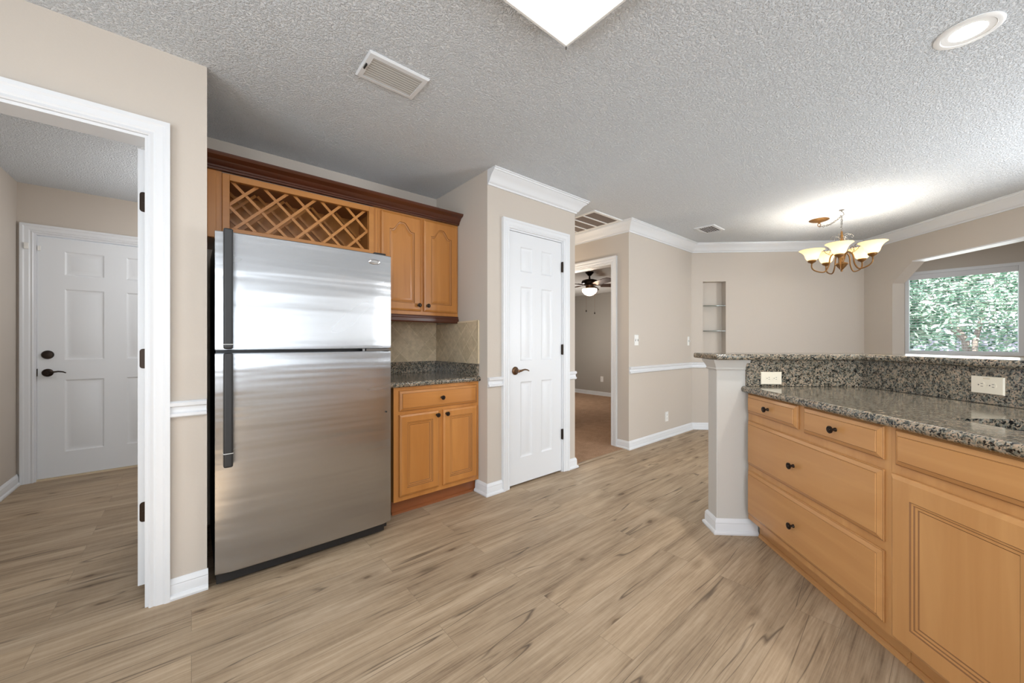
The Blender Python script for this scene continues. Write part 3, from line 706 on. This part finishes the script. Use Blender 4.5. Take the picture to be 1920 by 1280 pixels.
# granite splash panels on the half wall
gs = thing('granite_backsplash', 'upright speckled granite panels between the sink counter and the raised bar', 'backsplash', 'D', (1.6, 2.3, CTZ))
MB().box(CF - .006, CY1 - .020, CTZ + .0005, BX, CY1 - .001, 1.0445).build('end_panel', 'granite', gs, bevel=.002)
MB().box(BX, -1.2, CTZ + .0005, BX + .019, CY1 - .0005, 1.0445).build('long_panel', 'granite', gs, bevel=.002)
# drawer cabinet
FM = face_mx(CF, 0, 0); fx = lambda ya: -ya
CYL = CY1 - .024; C1 = 1.424; C2 = .50
def carcass(parent, y0, y1, rails, stiles):
    """hollow cabinet y0(far)..y1(near): sides, bottom, back and a face frame"""
    mb = MB()
    mb.box(CF + .019, y0 - .016, .10, BX - .05, y0, .848).box(CF + .019, y1, .10, BX - .05, y1 + .016, .848).box(CF + .019, y1 + .016, .10, BX - .05, y0 - .016, .116)
    mb.box(BX - .06, y1 + .016, .116, BX - .05, y0 - .016, .848)
    mb.build('carcass', 'oak2_v', parent)
    ff = MB()
    for a, b in stiles: ff.box(CF, a, .105, CF + .019, b, .849)
    for z0, z1 in rails: ff.box(CF + .0002, y1, z0, CF + .0188, y0, z1)
    ff.build('face_frame', 'oak2_v', parent)
dc = thing('drawer_base_cabinet', 'golden maple cabinet with two small drawers over two wide drawers under the bar', 'cabinet', 'D', (CF, 1.9, 0))
carcass(dc, CYL, C1, ((.105, .150), (.385, .440), (.680, .740), (.832, .849)), ((CYL - .03, CYL), (1.835, 1.905), (C1, C1 + .05)))
DXF = face_mx(CF - .0195, 0, 0)
for y0, y1, z0, z1, kz in ((2.318, 1.893, .732, .846, .789), (1.853, 1.446, .726, .846, .787)):
    d = drawer(dc, DXF, -y0, z0, -y1, z1, 'oak2_h'); knob(d, -(y0 + y1) / 2, 0, kz, DXF)
for z0, z1, kz in ((.430, .690, .553), (.137, .397, .263)):
    d = drawer(dc, DXF, -2.318, z0, -1.446, z1, 'oak2_h'); knob(d, -1.905, 0, kz, DXF)
sc_ = thing('sink_base_cabinet', 'golden maple sink cabinet with a blank drawer front over a panelled door', 'cabinet', 'D', (CF, .95, 0))
carcass(sc_, C1 - .001, C2, ((.105, .128), (.690, .738), (.832, .849)), ((C1 - .035, C1 - .001), (.93, .98), (C2, C2 + .04)))
drawer(sc_, DXF, -1.402, .722, -.54, .846, 'oak2_h')
cab_door(sc_, DXF, -1.412, .115, -.965, .690, 'oak2_v', .072); cab_door(sc_, DXF, -.945, .115, -.52, .690, 'oak2_v', .072)
# toe kick
tk = MB().box(CF + .065, C1 + .001, 0, CF + .080, CYL, .099).sweep([(CF + .065, CYL - .01), (CF + .065, C1 + .001)], [(0, 0), (.014, 0), (.012, .012), (.004, .018), (0, .018)], 0).build('toe_kick', 'oak2_h', dc)
tk = MB().box(CF + .065, C2, 0, CF + .080, C1 - .001, .099).sweep([(CF + .065, C1 - .001), (CF + .065, C2)], [(0, 0), (.014, 0), (.012, .012), (.004, .018), (0, .018)], 0).build('toe_kick', 'oak2_h', sc_)
# counter with sink cut-out
SX0, SX1, SY0, SY1 = 1.430, 1.80, .62, 1.392
ctr = thing('sink_countertop', 'long polished granite countertop with sink cut-out below the raised bar', 'countertop', 'D', (1.6, 1.5, CTZ))
fe = CF - .012
mb = MB()
X = [fe, SX0, SX1, BX]; Y = [-1.2, SY0, SY1, CY1 - .001]
def gridslab(mb, X, Y, hole, z0, z1):
    V = {}
    for i, x in enumerate(X):
        for j, y in enumerate(Y):
            for k, z in enumerate((z0, z1)): V[i, j, k] = mb.v((x, y, z))
    n, m_ = len(X) - 1, len(Y) - 1
    def solid(i, j): return 0 <= i < n and 0 <= j < m_ and (i, j) != hole
    for i in range(n):
        for j in range(m_):
            if not solid(i, j): continue
            mb.f([V[i, j, 1], V[i + 1, j, 1], V[i + 1, j + 1, 1], V[i, j + 1, 1]]); mb.f([V[i, j, 0], V[i, j + 1, 0], V[i + 1, j + 1, 0], V[i + 1, j, 0]])
            if not solid(i - 1, j): mb.f([V[i, j, 0], V[i, j, 1], V[i, j + 1, 1], V[i, j + 1, 0]])
            if not solid(i + 1, j): mb.f([V[i + 1, j, 0], V[i + 1, j + 1, 0], V[i + 1, j + 1, 1], V[i + 1, j, 1]])
            if not solid(i, j - 1): mb.f([V[i, j, 0], V[i + 1, j, 0], V[i + 1, j, 1], V[i, j, 1]])
            if not solid(i, j + 1): mb.f([V[i, j + 1, 0], V[i, j + 1, 1], V[i + 1, j + 1, 1], V[i + 1, j + 1, 0]])
gridslab(mb, X, Y, (1, 1), CTZ - .037, CTZ)
mb.sweep([(fe, CY1 - .001), (fe, -1.2)], BULL, CTZ)
mb.build('slab', 'granite', ctr, smooth=30)
sk = MB(); g = .012
x0, x1, y0, y1, zt, zb = SX0 - g, SX1 + g, SY0 - g, SY1 + g, CTZ - .0375, .70
sk.box(x0 - .012, y0 - .012, zt - .003, x1 + .012, y0, zt).box(x0 - .012, y1, zt - .003, x1 + .012, y1 + .012, zt).box(x0 - .012, y0, zt - .003, x0, y1, zt).box(x1, y0, zt - .003, x1 + .012, y1, zt)
sk.box(x0, y0, zb, x0 + .002, y1, zt).box(x1 - .002, y0, zb, x1, y1, zt).box(x0, y0, zb, x1, y0 + .002, zt).box(x0, y1 - .002, zb, x1, y1, zt).box(x0, y0, zb - .002, x1, y1, zb)
tag(sk.build('kitchen_sink', 'steel_sink', frame='D', origin=(1.6, 1.0, .70)), 'stainless undermount sink bowl under the counter cut-out', 'sink')

# ------------------------------------------------------------------ outlets and switches
def plate(name, label, cat, mx, wd, hg, kind, frame='H', m='plate', group=None):
    o = mx.to_translation(); t_ = thing(name, label, cat, frame, tuple(o), group)
    MB(mx).board(-wd / 2, -hg / 2, wd / 2, hg / 2, .006, [], edge=((0, .004), (.003, 0), (.004, 0))).build('cover_plate', m, t_)
    if kind.startswith('duplex'):
        horiz = kind.endswith('h')
        for s_ in (-1, 1):
            c = (s_ * .020, 0) if horiz else (0, s_ * .020)
            mb = MB(mx); pts = [(c[0] + .0155 * math.cos(R(a)), c[1] + .0155 * math.sin(R(a))) for a in range(0, 360, 15)]
            pts = [(max(c[0] - .0125, min(c[0] + .0125, x)), z) if not horiz else (x, max(c[1] - .0125, min(c[1] + .0125, z))) for x, z in pts]
            mb.slabpoly(pts, -.002, .001); ob = mb.build('receptacle', m, t_)
            sl = MB(mx)
            for u in (-.0055, .0055):
                if horiz: sl.box(c[0] + .001, -.0026, c[1] + u - .001, c[0] + .009, -.0018, c[1] + u + .001)
                else: sl.box(c[0] + u - .001, -.0026, c[1] - .001, c[0] + u + .001, -.0018, c[1] + .008)
            gx, gz = (c[0] - .007, c[1]) if horiz else (c[0], c[1] - .007)
            sl.lathe([(0, -.0026), (.0024, -.0026), (.0024, -.0018), (0, -.0018)], (gx, 0, gz), 'y', 10); sl.build('slots', 'slot', ob)
        MB(mx).lathe([(0, -.0012), (.003, -.0012), (.003, .001), (0, .001)], (0, 0, 0), 'y', 10).build('screw', m, t_)
    elif kind.startswith('toggle'):
        n = int(kind[-1])
        for k in range(n):
            x = (k - (n - 1) / 2) * .046
            tg_ = MB(mx).box(x - .005, -.001, -.012, x + .005, .001, .012).build('toggle_slot', 'slot', t_)
            MB(mx).box(x - .004, -.013, .000, x + .004, 0, .010).build('toggle', m, tg_, bevel=.001)
    elif kind == 'dial':
        MB(mx).lathe([(0, -.018), (.010, -.018), (.012, 0), (0, 0)], (0, 0, .0), 'y', 16).build('dial', 'vent_metal', t_)
    return t_
plate('wall_outlet', 'cream outlet on the short granite end panel under the bar', 'outlet', at(1.395, CY1 - .0265, .937), .118, .074, 'duplexh', 'D', 'plate_cream')
def px_on(px, plane):   # position along the long run for a picture column
    r = (px - 960) / FPX; a = R(3.5); d = plane / (r * math.cos(a) - math.sin(a)); return r * d * math.sin(a) + d * math.cos(a)
o2y = (px_on(1821, BX) + px_on(1887, BX)) / 2
po = plate('wall_outlet', 'cream outlet on the long granite panel above the sink counter', 'outlet', face_mx(BX - .0065, o2y, .968), .118, .074, 'duplexh', 'D', 'plate_cream')
MB(face_mx(BX - .0065, o2y, .968)).box(-.012, -.0006, .026, .012, .001, .030).build('label_mark', 'tile_edge', po)
plate('light_switch', 'white double switch plate on the hall wall beside the bedroom door', 'switch', at(3.715, YW - .0065, 1.173), .074, .116, 'toggle2')
plate('dimmer_switch', 'narrow white dimmer plate near the niche on the hall wall', 'switch', at(4.945, YW - .0065, 1.165), .045, .116, 'dial')
plate('wall_outlet', 'white outlet low on the hall wall under the chair rail', 'outlet', at(4.38, YW - .0065, .252), .070, .116, 'duplexv')
plate('wall_outlet', 'white outlet low on the grey bedroom wall', 'outlet', face_mx(6.6935, 4.93, .36), .070, .116, 'duplexv')
plate('light_switch', 'white double switch plate on the utility room side wall', 'switch', Matrix.Translation((-1.0655, 4.40, 1.17)) @ Matrix.Rotation(R(90), 4, 'Z'), .116, .116, 'toggle2')

# ------------------------------------------------------------------ glass shelves in the niche
for z, lb in ((1.632, 'upper glass shelf in the wall niche'), (1.298, 'lower glass shelf in the wall niche just above the bar')):
    tag(MB().box(NX0 + .001, BY + .006, z - .004, NX1 - .001, BY + .114, z + .004).build('glass_shelf', 'glass', frame='D', origin=((NX0 + NX1) / 2, BY + .06, z)), lb, 'shelf', 'glass shelves in the wall niche')

# ------------------------------------------------------------------ ceiling fittings
def register(name, label, x0, y0, x1, y1, n, tilt, slat_m='vent_metal', lev=False, hw=.005):
    t_ = thing(name, label, 'air vent', origin=((x0 + x1) / 2, (y0 + y1) / 2, H))
    b = .026; z = H
    pf = [(0, 0), (0, -.004), (.006, -.010), (b - .004, -.012), (b, -.012), (b, 0)]
    mb = MB().sweep([(x0, y0), (x0, y1), (x1, y1), (x1, y0)], pf, z, closed=True); mb.build('frame', 'vent_frame', t_, smooth=25)
    MB().box(x0 + b, y0 + b, z - .002, x1 - b, y1 - b, z - .0005).build('duct_opening', 'dark', t_)
    for k in range(n):
        y = y0 + b + (k + .5) * (y1 - y0 - 2 * b) / n
        MB(at(0, y, z - .008) @ Matrix.Rotation(R(tilt), 4, 'X')).box(x0 + b, -hw, -.0008, x1 - b, hw, .0008).build('slat', slat_m, t_)
    if lev: MB().box(x0 + .010, (y0 + y1) / 2 - .02, z - .018, x0 + .016, (y0 + y1) / 2 + .015, z - .010).build('damper_lever', 'dark', t_)
    return t_
register('air_register', 'white ceiling register above the refrigerator aisle', .600, 1.676, .893, 1.872, 9, -24, 'slat_grey', lev=True)
register('air_register', 'small white ceiling register near the chandelier', 4.345, 1.725, 4.652, 1.940, 7, 24, 'white_metal', hw=.0078)
rg = thing('return_grille', 'large white return air grille on the ceiling over the hall', 'air vent', origin=(3.25, 2.7, H))
gx0, gx1, gy0, gy1 = 3.00, 3.475, 2.292, 3.05
MB().sweep([(gx0, gy0), (gx0, gy1), (gx1, gy1), (gx1, gy0)], [(0, 0), (0, -.008), (.004, -.012), (.030, -.012), (.034, -.006), (.034, 0)], H, closed=True).build('frame', 'white_metal', rg)
MB().box(gx0 + .034, gy0 + .034, H - .004, gx1 - .034, gy1 - .034, H - .001).build('filter', 'filter', rg)
for k in range(1, 5):
    y = gy0 + .034 + k * (gy1 - gy0 - .068) / 5
    MB().box(gx0 + .034, y - .007, H - .011, gx1 - .034, y + .007, H - .004).build('cross_bar', 'white_metal', rg)
# box light
bl = thing('ceiling_light', 'large square white fluorescent box light on the kitchen ceiling', 'ceiling light', origin=(.60, .77, H))
bx0, bx1, by0, by1 = -.02, 1.209, -.15, 1.073; bz = H - .045
MB().box(bx0 + .03, by0 + .03, bz + .012, bx1 - .03, by1 - .03, H - .0005).build('housing', 'white_metal', bl)
mb = MB()
nx = ny_ = 20
V = {}
for i in range(nx + 1):
    for j in range(ny_ + 1):
        u, v_ = i / nx, j / ny_; e = min(u, 1 - u, v_, 1 - v_)
        V[i, j] = mb.v((bx0 + .006 + (bx1 - bx0 - .012) * u, by0 + .006 + (by1 - by0 - .012) * v_, bz + .004 - .006 * min(1, e * 8)))
for i in range(nx):
    for j in range(ny_): mb.f([V[i, j], V[i + 1, j], V[i + 1, j + 1], V[i, j + 1]])
mb.build('diffuser', 'diffuser', bl, smooth='all')
MB().sweep([(bx0, by0), (bx0, by1), (bx1, by1), (bx1, by0)], [(0, 0), (.0, .030), (.008, .030), (.008, 0)], bz, closed=True).build('edge_frame', 'white_metal', bl)
MB().lathe([(0, -.010), (.003, -.010), (.003, .002), (0, .002)], (bx1 - .003, by1 - .003, bz), 'z', 8).build('corner_pin', 'steel_dark', bl)
for k in range(4):
    y = by0 + (by1 - by0) * (k + .5) / 4
    pass
lamp('box_light_lamp', 'AREA', (.595, .46, bz - .012), 12, (.92, .96, 1.0), (0, 0, 0), shape='RECTANGLE', size=1.15, size_y=1.15)
# recessed cans: one over the sink counter in view, two over the aisle behind the camera
def can(cx, cy, label, e):
    rc = thing('recessed_light', label, 'ceiling light', origin=(cx, cy, H))
    MB().lathe([(.098, 0), (.098, -.003), (.090, -.006), (.078, -.006), (.074, -.002), (.074, .0)], (cx, cy, H), 'z', 40, False).build('trim_ring', 'can_white', rc, smooth=40)
    MB().lathe([(.0, -.0030), (.052, -.0030), (.052, -.0012), (.0, -.0012)], (cx, cy, H), 'z', 32).build('lens', 'bulb', rc)
    MB().lathe([(.075, -.0040), (.053, -.0022), (.053, -.0008), (.075, -.0008)], (cx, cy, H), 'z', 40, False).build('reflector', 'can_white', rc, smooth=40)
    lamp('recessed_lamp', 'SPOT', (cx, cy, H - .02), e, (1, .97, .92), (0, 0, 0), spot_size=R(150), spot_blend=.6, shadow_soft_size=.05)
can(2.461, -.026, 'round recessed ceiling light above the sink counter', 62)
can(.35, -1.64, 'round recessed ceiling light behind the box light', 14)
can(.35, -3.27, 'round recessed ceiling light farthest back over the aisle', 14)

# ------------------------------------------------------------------ chandelier
def C2D(xc, d): a = R(3.5); return (xc * math.cos(a) - d * math.sin(a), xc * math.sin(a) + d * math.cos(a))
hx, hy = C2D(3.216, 3.69); kx_, ky_ = C2D(3.24, 3.99)
ch = thing('chandelier', 'five light bronze chandelier with upturned amber glass shades over the dining area', 'chandelier', 'D', (hx, hy, H))
MB().lathe([(0, 0), (.085, 0), (.086, -.006), (.070, -.014), (.030, -.026), (.012, -.030), (.010, -.040), (0, -.042)], (kx_, ky_, H), 'z', 32).build('canopy', 'gold', ch, smooth=40)
cl = MB().tube([(kx_ + .016 * math.cos(R(a)), ky_, H - .055 + .016 * math.sin(R(a))) for a in range(0, 360, 30)], .003, 6, True); cl.build('canopy_loop', 'gold', ch, smooth='all')
hk = MB().lathe([(0, 0), (.022, 0), (.020, -.006), (.005, -.010), (.005, -.02), (0, -.02)], (hx, hy, H), 'z', 16)
hk.tube([(hx, hy, H - .015), (hx + .018, hy, H - .03), (hx + .020, hy, H - .048), (hx + .004, hy, H - .060), (hx - .014, hy, H - .052)], .0032, 8); hk.build('ceiling_hook', 'steel_dark', ch, smooth=40)
# chain: swag then drop, links alternating
pts = []
A = Vector((kx_, ky_, H - .072)); B = Vector((hx, hy, H - .058)); zb = 2.225
for k in range(12):
    u = k / 12; p = A.lerp(B, u); p.z -= .030 * math.sin(math.pi * u); pts.append(p)
L = (B.z - zb); nL = 9
for k in range(nL + 1): pts.append(Vector((hx, hy, B.z - L * k / nL)))
chain = MB()
for i in range(len(pts) - 1):
    a, b = pts[i], pts[i + 1]; d = (b - a); ln = d.length * .64; d.normalize(); c = (a + b) / 2
    s1 = d.cross(Vector((0, 0, 1)) if abs(d.z) < .9 else Vector((1, 0, 0))).normalized(); s2 = d.cross(s1).normalized(); sd = s1 if i % 2 else s2
    chain.tube([c + d * ln * math.cos(R(q)) + sd * .0085 * math.sin(R(q)) for q in range(0, 360, 36)], .0020, 6, True)
chain.build('chain', 'steel_dark', ch, smooth='all')
MB().tube([p + Vector((.004 * math.sin(i * 1.3), .004 * math.cos(i * 1.1), 0)) for i, p in enumerate(pts)], .0016, 6).build('cord', 'steel_dark', ch, smooth='all')
MB().lathe([(0, 2.235), (.006, 2.23), (.010, 2.215), (.007, 2.20), (.013, 2.185), (.013, 2.10), (.020, 2.09), (.020, 2.08), (.012, 2.07), (.012, 2.02), (.026, 2.00), (.030, 1.985), (.026, 1.96), (.018, 1.945), (.018, 1.93), (.046, 1.918), (.050, 1.908), (.034, 1.885), (.016, 1.862), (.008, 1.856), (.010, 1.848), (.006, 1.838), (0, 1.836)], (hx, hy, 0), 'z', 24).build('column', 'gold', ch, smooth=45)
sw = MB()
for k in range(6):
    a = R(60 * k + 20)
    sw.tube([(hx + r_ * math.cos(a + q), hy + r_ * math.sin(a + q), z_) for r_, z_, q in ((.008, 2.155, 0), (.025, 2.18, .05), (.050, 2.195, .12), (.075, 2.192, .2), (.088, 2.175, .26), (.082, 2.162, .32), (.070, 2.168, .3))], .0022, 6)
    sw.tube([(hx + r_ * math.cos(a), hy + r_ * math.sin(a), z_) for r_, z_ in ((.010, 2.15), (.03, 2.165), (.045, 2.155), (.05, 2.14), (.042, 2.135))], .0018, 6)
sw.build('leaf_scrolls', 'steel_dark', ch, smooth='all')
RR = .232
def bez(P, n=18):
    out = []
    for i in range(n + 1):
        t_ = i / n; q = [Vector(p) for p in P]
        while len(q) > 1: q = [a.lerp(b, t_) for a, b in zip(q, q[1:])]
        out.append(q[0])
    return out
for k in range(5):
    ang = R(-60 - 72 * k) + R(3.5) * 0
    ca, sa = math.cos(ang), math.sin(ang)
    P = lambda r_, z_: (hx + r_ * ca, hy + r_ * sa, z_)
    prof2 = [(.016, 1.955), (.045, 2.02), (.085, 1.99), (.10, 1.90), (.135, 1.845), (.20, 1.86), (.232, 1.895), (RR, 1.945)]
    # smooth spline through control points
    pts2 = []
    ctl = [Vector((a, b, 0)) for a, b in prof2]
    for i in range(len(ctl) - 1):
        p0, p1, p2, p3 = ctl[max(0, i - 1)], ctl[i], ctl[i + 1], ctl[min(len(ctl) - 1, i + 2)]
        for s_ in range(5):
            t_ = s_ / 5
            q = .5 * ((2 * p1) + (p2 - p0) * t_ + (2 * p0 - 5 * p1 + 4 * p2 - p3) * t_ ** 2 + (3 * p1 - p0 - 3 * p2 + p3) * t_ ** 3); pts2.append(P(q.x, q.y))
    pts2.append(P(RR, 1.945))
    arm = MB().tube(pts2, .0062, 8).build('arm', 'gold', ch, smooth='all')
    MB().lathe([(0, 1.935), (.010, 1.937), (.014, 1.943), (.030, 1.950), (.036, 1.962), (.034, 1.970), (.028, 1.972), (0, 1.972)], (hx + RR * ca, hy + RR * sa, 0), 'z', 20).build('cup', 'gold', arm, smooth=40)
    MB().lathe([(.026, 1.968), (.037, 1.972), (.048, 1.984), (.054, 2.000), (.059, 2.018), (.067, 2.036), (.080, 2.052), (.098, 2.066), (.106, 2.071), (.1045, 2.0725), (.097, 2.068), (.078, 2.0545), (.064, 2.038), (.0555, 2.018), (.0505, 2.000), (.045, 1.986), (.034, 1.975), (.026, 1.972)], (hx + RR * ca, hy + RR * sa, 0), 'z', 32).build('shade', 'shade', arm, smooth='all')
    P3 = lambda r_, z_, w_: (hx + r_ * ca - w_ * sa, hy + r_ * sa + w_ * ca, z_)
    MB().tube([P3(r_, z_, 0) for r_, z_ in ((.075, 2.00), (.10, 2.015), (.125, 2.035), (.14, 2.065), (.125, 2.085), (.105, 2.078), (.102, 2.06), (.115, 2.052))], .0022, 6).tube([P3(r_, z_, w_) for r_, z_, w_ in ((.10, 2.015, 0), (.09, 2.04, .012), (.085, 2.065, .02), (.07, 2.075, .02), (.062, 2.06, .014), (.07, 2.05, .008))], .0020, 6).build('scroll', 'bronze_hi', arm, smooth='all')
    wx, wy = D2W(hx + RR * ca, hy + RR * sa)
    lamp('chandelier_lamp', 'POINT', (wx, wy, 2.020), 6.5, (1, .94, .84), shadow_soft_size=.03)

# ------------------------------------------------------------------ ceiling fan in the bedroom
fxp, fyp = 4.56, 3.58
fn = thing('ceiling_fan', 'dark bronze ceiling fan with lit bowl in the bedroom beyond the hall', 'ceiling fan', origin=(fxp, fyp, BH))
def FL(name, prof, m, par=None, seg=28): return MB().lathe(prof, (fxp, fyp, 0), 'z', seg).build(name, m, par or fn, smooth=40)
FL('canopy', [(0, BH), (.062, BH), (.062, BH - .012), (.045, BH - .03), (.022, BH - .055), (0, BH - .055)], 'bronze')
FL('downrod', [(0, BH - .05), (.012, BH - .05), (.012, BH - .09), (.028, BH - .115), (0, BH - .115)], 'bronze')
FL('motor_housing', [(0, BH - .105), (.06, BH - .108), (.110, BH - .125), (.122, BH - .150), (.115, BH - .172), (.085, BH - .180), (.085, BH - .20), (0, BH - .20)], 'bronze')
FL('light_fitter', [(0, BH - .20), (.06, BH - .20), (.055, BH - .235), (.085, BH - .245), (.10, BH - .255), (0, BH - .255)], 'bronze_hi')
FL('bowl', [(.108, BH - .252), (.112, BH - .266), (.106, BH - .290), (.086, BH - .318), (.054, BH - .342), (.018, BH - .353), (0, BH - .354)], 'bowl')
for k in range(5):
    a = R(-43 + 72 * k); mx = at(fxp, fyp, BH - .200) @ Matrix.Rotation(a, 4, 'Z') @ Matrix.Rotation(R(-14), 4, 'X')
    bl_ = MB(mx).prism([(.17, -.052), (.40, -.066), (.60, -.062), (.632, -.04), (.64, 0), (.632, .04), (.60, .062), (.40, .066), (.17, .052)], -.004, .004).build('blade', 'blade', fn)
    MB(mx).prism([(.075, -.022), (.14, -.012), (.20, -.040), (.215, 0), (.20, .040), (.14, .012), (.075, .022)], .0045, .010).build('blade_iron', 'bronze_hi', bl_)
for dx, dy, zl in ((-.055, .02, .60), (.065, -.045, .63)):
    MB().tube([(fxp + dx, fyp + dy, BH - .25), (fxp + dx, fyp + dy, BH - zl + .03)], .0012, 6).build('pull_chain', 'gold', fn)
    MB().lathe([(0, BH - zl), (.008, BH - zl + .006), (.009, BH - zl + .018), (.003, BH - zl + .034), (0, BH - zl + .034)], (fxp + dx, fyp + dy, 0), 'z', 12).build('chain_pull', 'bronze', fn)
lamp('fan_lamp', 'POINT', (fxp, fyp, BH - .300), 24, (1, .84, .70), shadow_soft_size=.08)
lamp('bedroom_fill', 'POINT', (5.5, 4.7, 1.25), 30, (1, .95, .88), shadow_soft_size=.15)  # unseen point lamp added to lift the bedroom ceiling and walls
lamp('hall_fill', 'POINT', (3.13, 3.3, 1.6), 17, (1, .84, .66), shadow_soft_size=.1)  # unseen point lamp added to light the hall and its carpet
lamp('utility_lamp', 'POINT', (.30, 4.0, 1.85), 27, (.97, .98, 1.0), shadow_soft_size=.12)

# ------------------------------------------------------------------ window, blind, outside
wn = MB(face_mx(WPX, WY1, 0)); ww = WY1 - WY0
def framebox(mb, x0, z0, x1, z1, t, y0, y1): mb.box(x0, y0, z0, x0 + t, y1, z1).box(x1 - t, y0, z0, x1, y1, z1).box(x0 + t, y0, z0, x1 - t, y1, z0 + t).box(x0 + t, y0, z1 - t, x1 - t, y1, z1)
framebox(wn, 0, WZ0, ww, WZ1, .036, -.014, .12)
win = struct(wn.build('window_1', 'trim', origin=(WPX, 0, WZ0)))
MB(face_mx(WPX, WY1, 0)).box(.036, .088, WZ0 + .036, ww - .036, .092, WZ1 - .036).build('pane', 'pane', win)
vb = thing('window_blind', 'white horizontal slat blind in the bay window', 'blind', origin=(WPX, 0, WZ1))
bx = face_mx(WPX, WY1, 0)
MB(bx).box(.037, -.004, WZ1 - .100, ww - .037, .040, WZ1 - .036).build('head_rail', 'blind', vb, bevel=.003)
zs0, zs1 = WZ0 + .055, WZ1 - .11; ns = 26
for k in range(ns):
    z = zs0 + (zs1 - zs0) * (k + .5) / ns
    MB(bx @ at(0, .025, z) @ Matrix.Rotation(R(-9), 4, 'X')).box(.040, -.0125, -.0009, ww - .040, .0125, .0009).build('slat', 'blind', vb)
MB(bx).box(.040, .010, WZ0 + .038, ww - .040, .039, WZ0 + .050).build('bottom_rail', 'blind', vb)
for x in (.11, .47, .83):
    MB(bx).box(x - .0012, .010, WZ0 + .04, x + .0012, .0115, WZ1 - .08).build('ladder_cord', 'cord', vb)
struct(MB().box(7.44, -14, -.5, 24, 14, -.3).build('ground', 'soil'))
def shrub(name, label, c, rx, ry, rz, n, trunk=True):
    t_ = thing(name, label, 'tree', origin=(c[0], c[1], -.3))
    bm_ = bmesh.new(); rnd = random.Random(int(c[0] * 100 + c[1] * 7))
    cl = [(rnd.uniform(-1, 1), rnd.uniform(-1, 1), rnd.uniform(-1, 1)) for _ in range(70)]
    cl = [q for q in cl if q[0] ** 2 + q[1] ** 2 + q[2] ** 2 < 1.1]
    for i in range(n):
        q = rnd.choice(cl); p = Vector((c[0] + (q[0] + rnd.gauss(0, .16)) * rx, c[1] + (q[1] + rnd.gauss(0, .16)) * ry, c[2] + (q[2] + rnd.gauss(0, .14)) * rz))
        s_ = rnd.uniform(.045, .085); d = Vector((rnd.gauss(0, 1), rnd.gauss(0, 1), rnd.gauss(-.3, .6))).normalized(); u = d.cross(Vector((rnd.gauss(0, 1), rnd.gauss(0, 1), rnd.gauss(0, 1)))).normalized()
        q4 = [p - d * s_, p + u * s_ * .42, p + d * s_, p - u * s_ * .42]; q4[1] += Vector((0, 0, .012)); q4[3] += Vector((0, 0, .012))
        bm_.faces.new([bm_.verts.new(v_) for v_ in q4])
    mb = MB(); mb.bm.free(); mb.bm = bm_; mb.build('foliage', 'leaf', t_, merge=False)
    rnd2 = random.Random(3); tk_ = MB()
    for k in range(3):
        a = rnd2.uniform(0, 6.28)
        tk_.tube([(c[0] + .05 * k, c[1], -.3), (c[0] + .12 * math.cos(a), c[1] + .12 * math.sin(a), c[2] * .5), (c[0] + .4 * rx * math.cos(a), c[1] + .4 * ry * math.sin(a), c[2] + rz * .3)], [.06, .045, .02], 8)
    tk_.build('trunk', 'bark', t_)
shrub('evergreen_tree', 'leafy evergreen filling the left half of the window view', (9.9, .9, 2.45), .9, 1.25, 1.25, 10000)
shrub('evergreen_tree', 'leafy evergreen at the right side of the window view', (9.7, -2.9, 2.35), .9, 1.15, 1.25, 8000)
shrub('evergreen_tree', 'tall evergreen standing farther back behind the window shrubs', (13.0, -.2, 2.4), 1.0, 3.6, 2.3, 14000)
fn_ = thing('garden_fence', 'grey board fence at the back of the garden seen through the window', 'fence', origin=(15.2, 0, -.3))
for k in range(26):
    y = -5 + k * .4
    MB().box(15.2, y, -.3, 15.23, y + .37, 1.55).build('fence_board', 'fence', fn_)
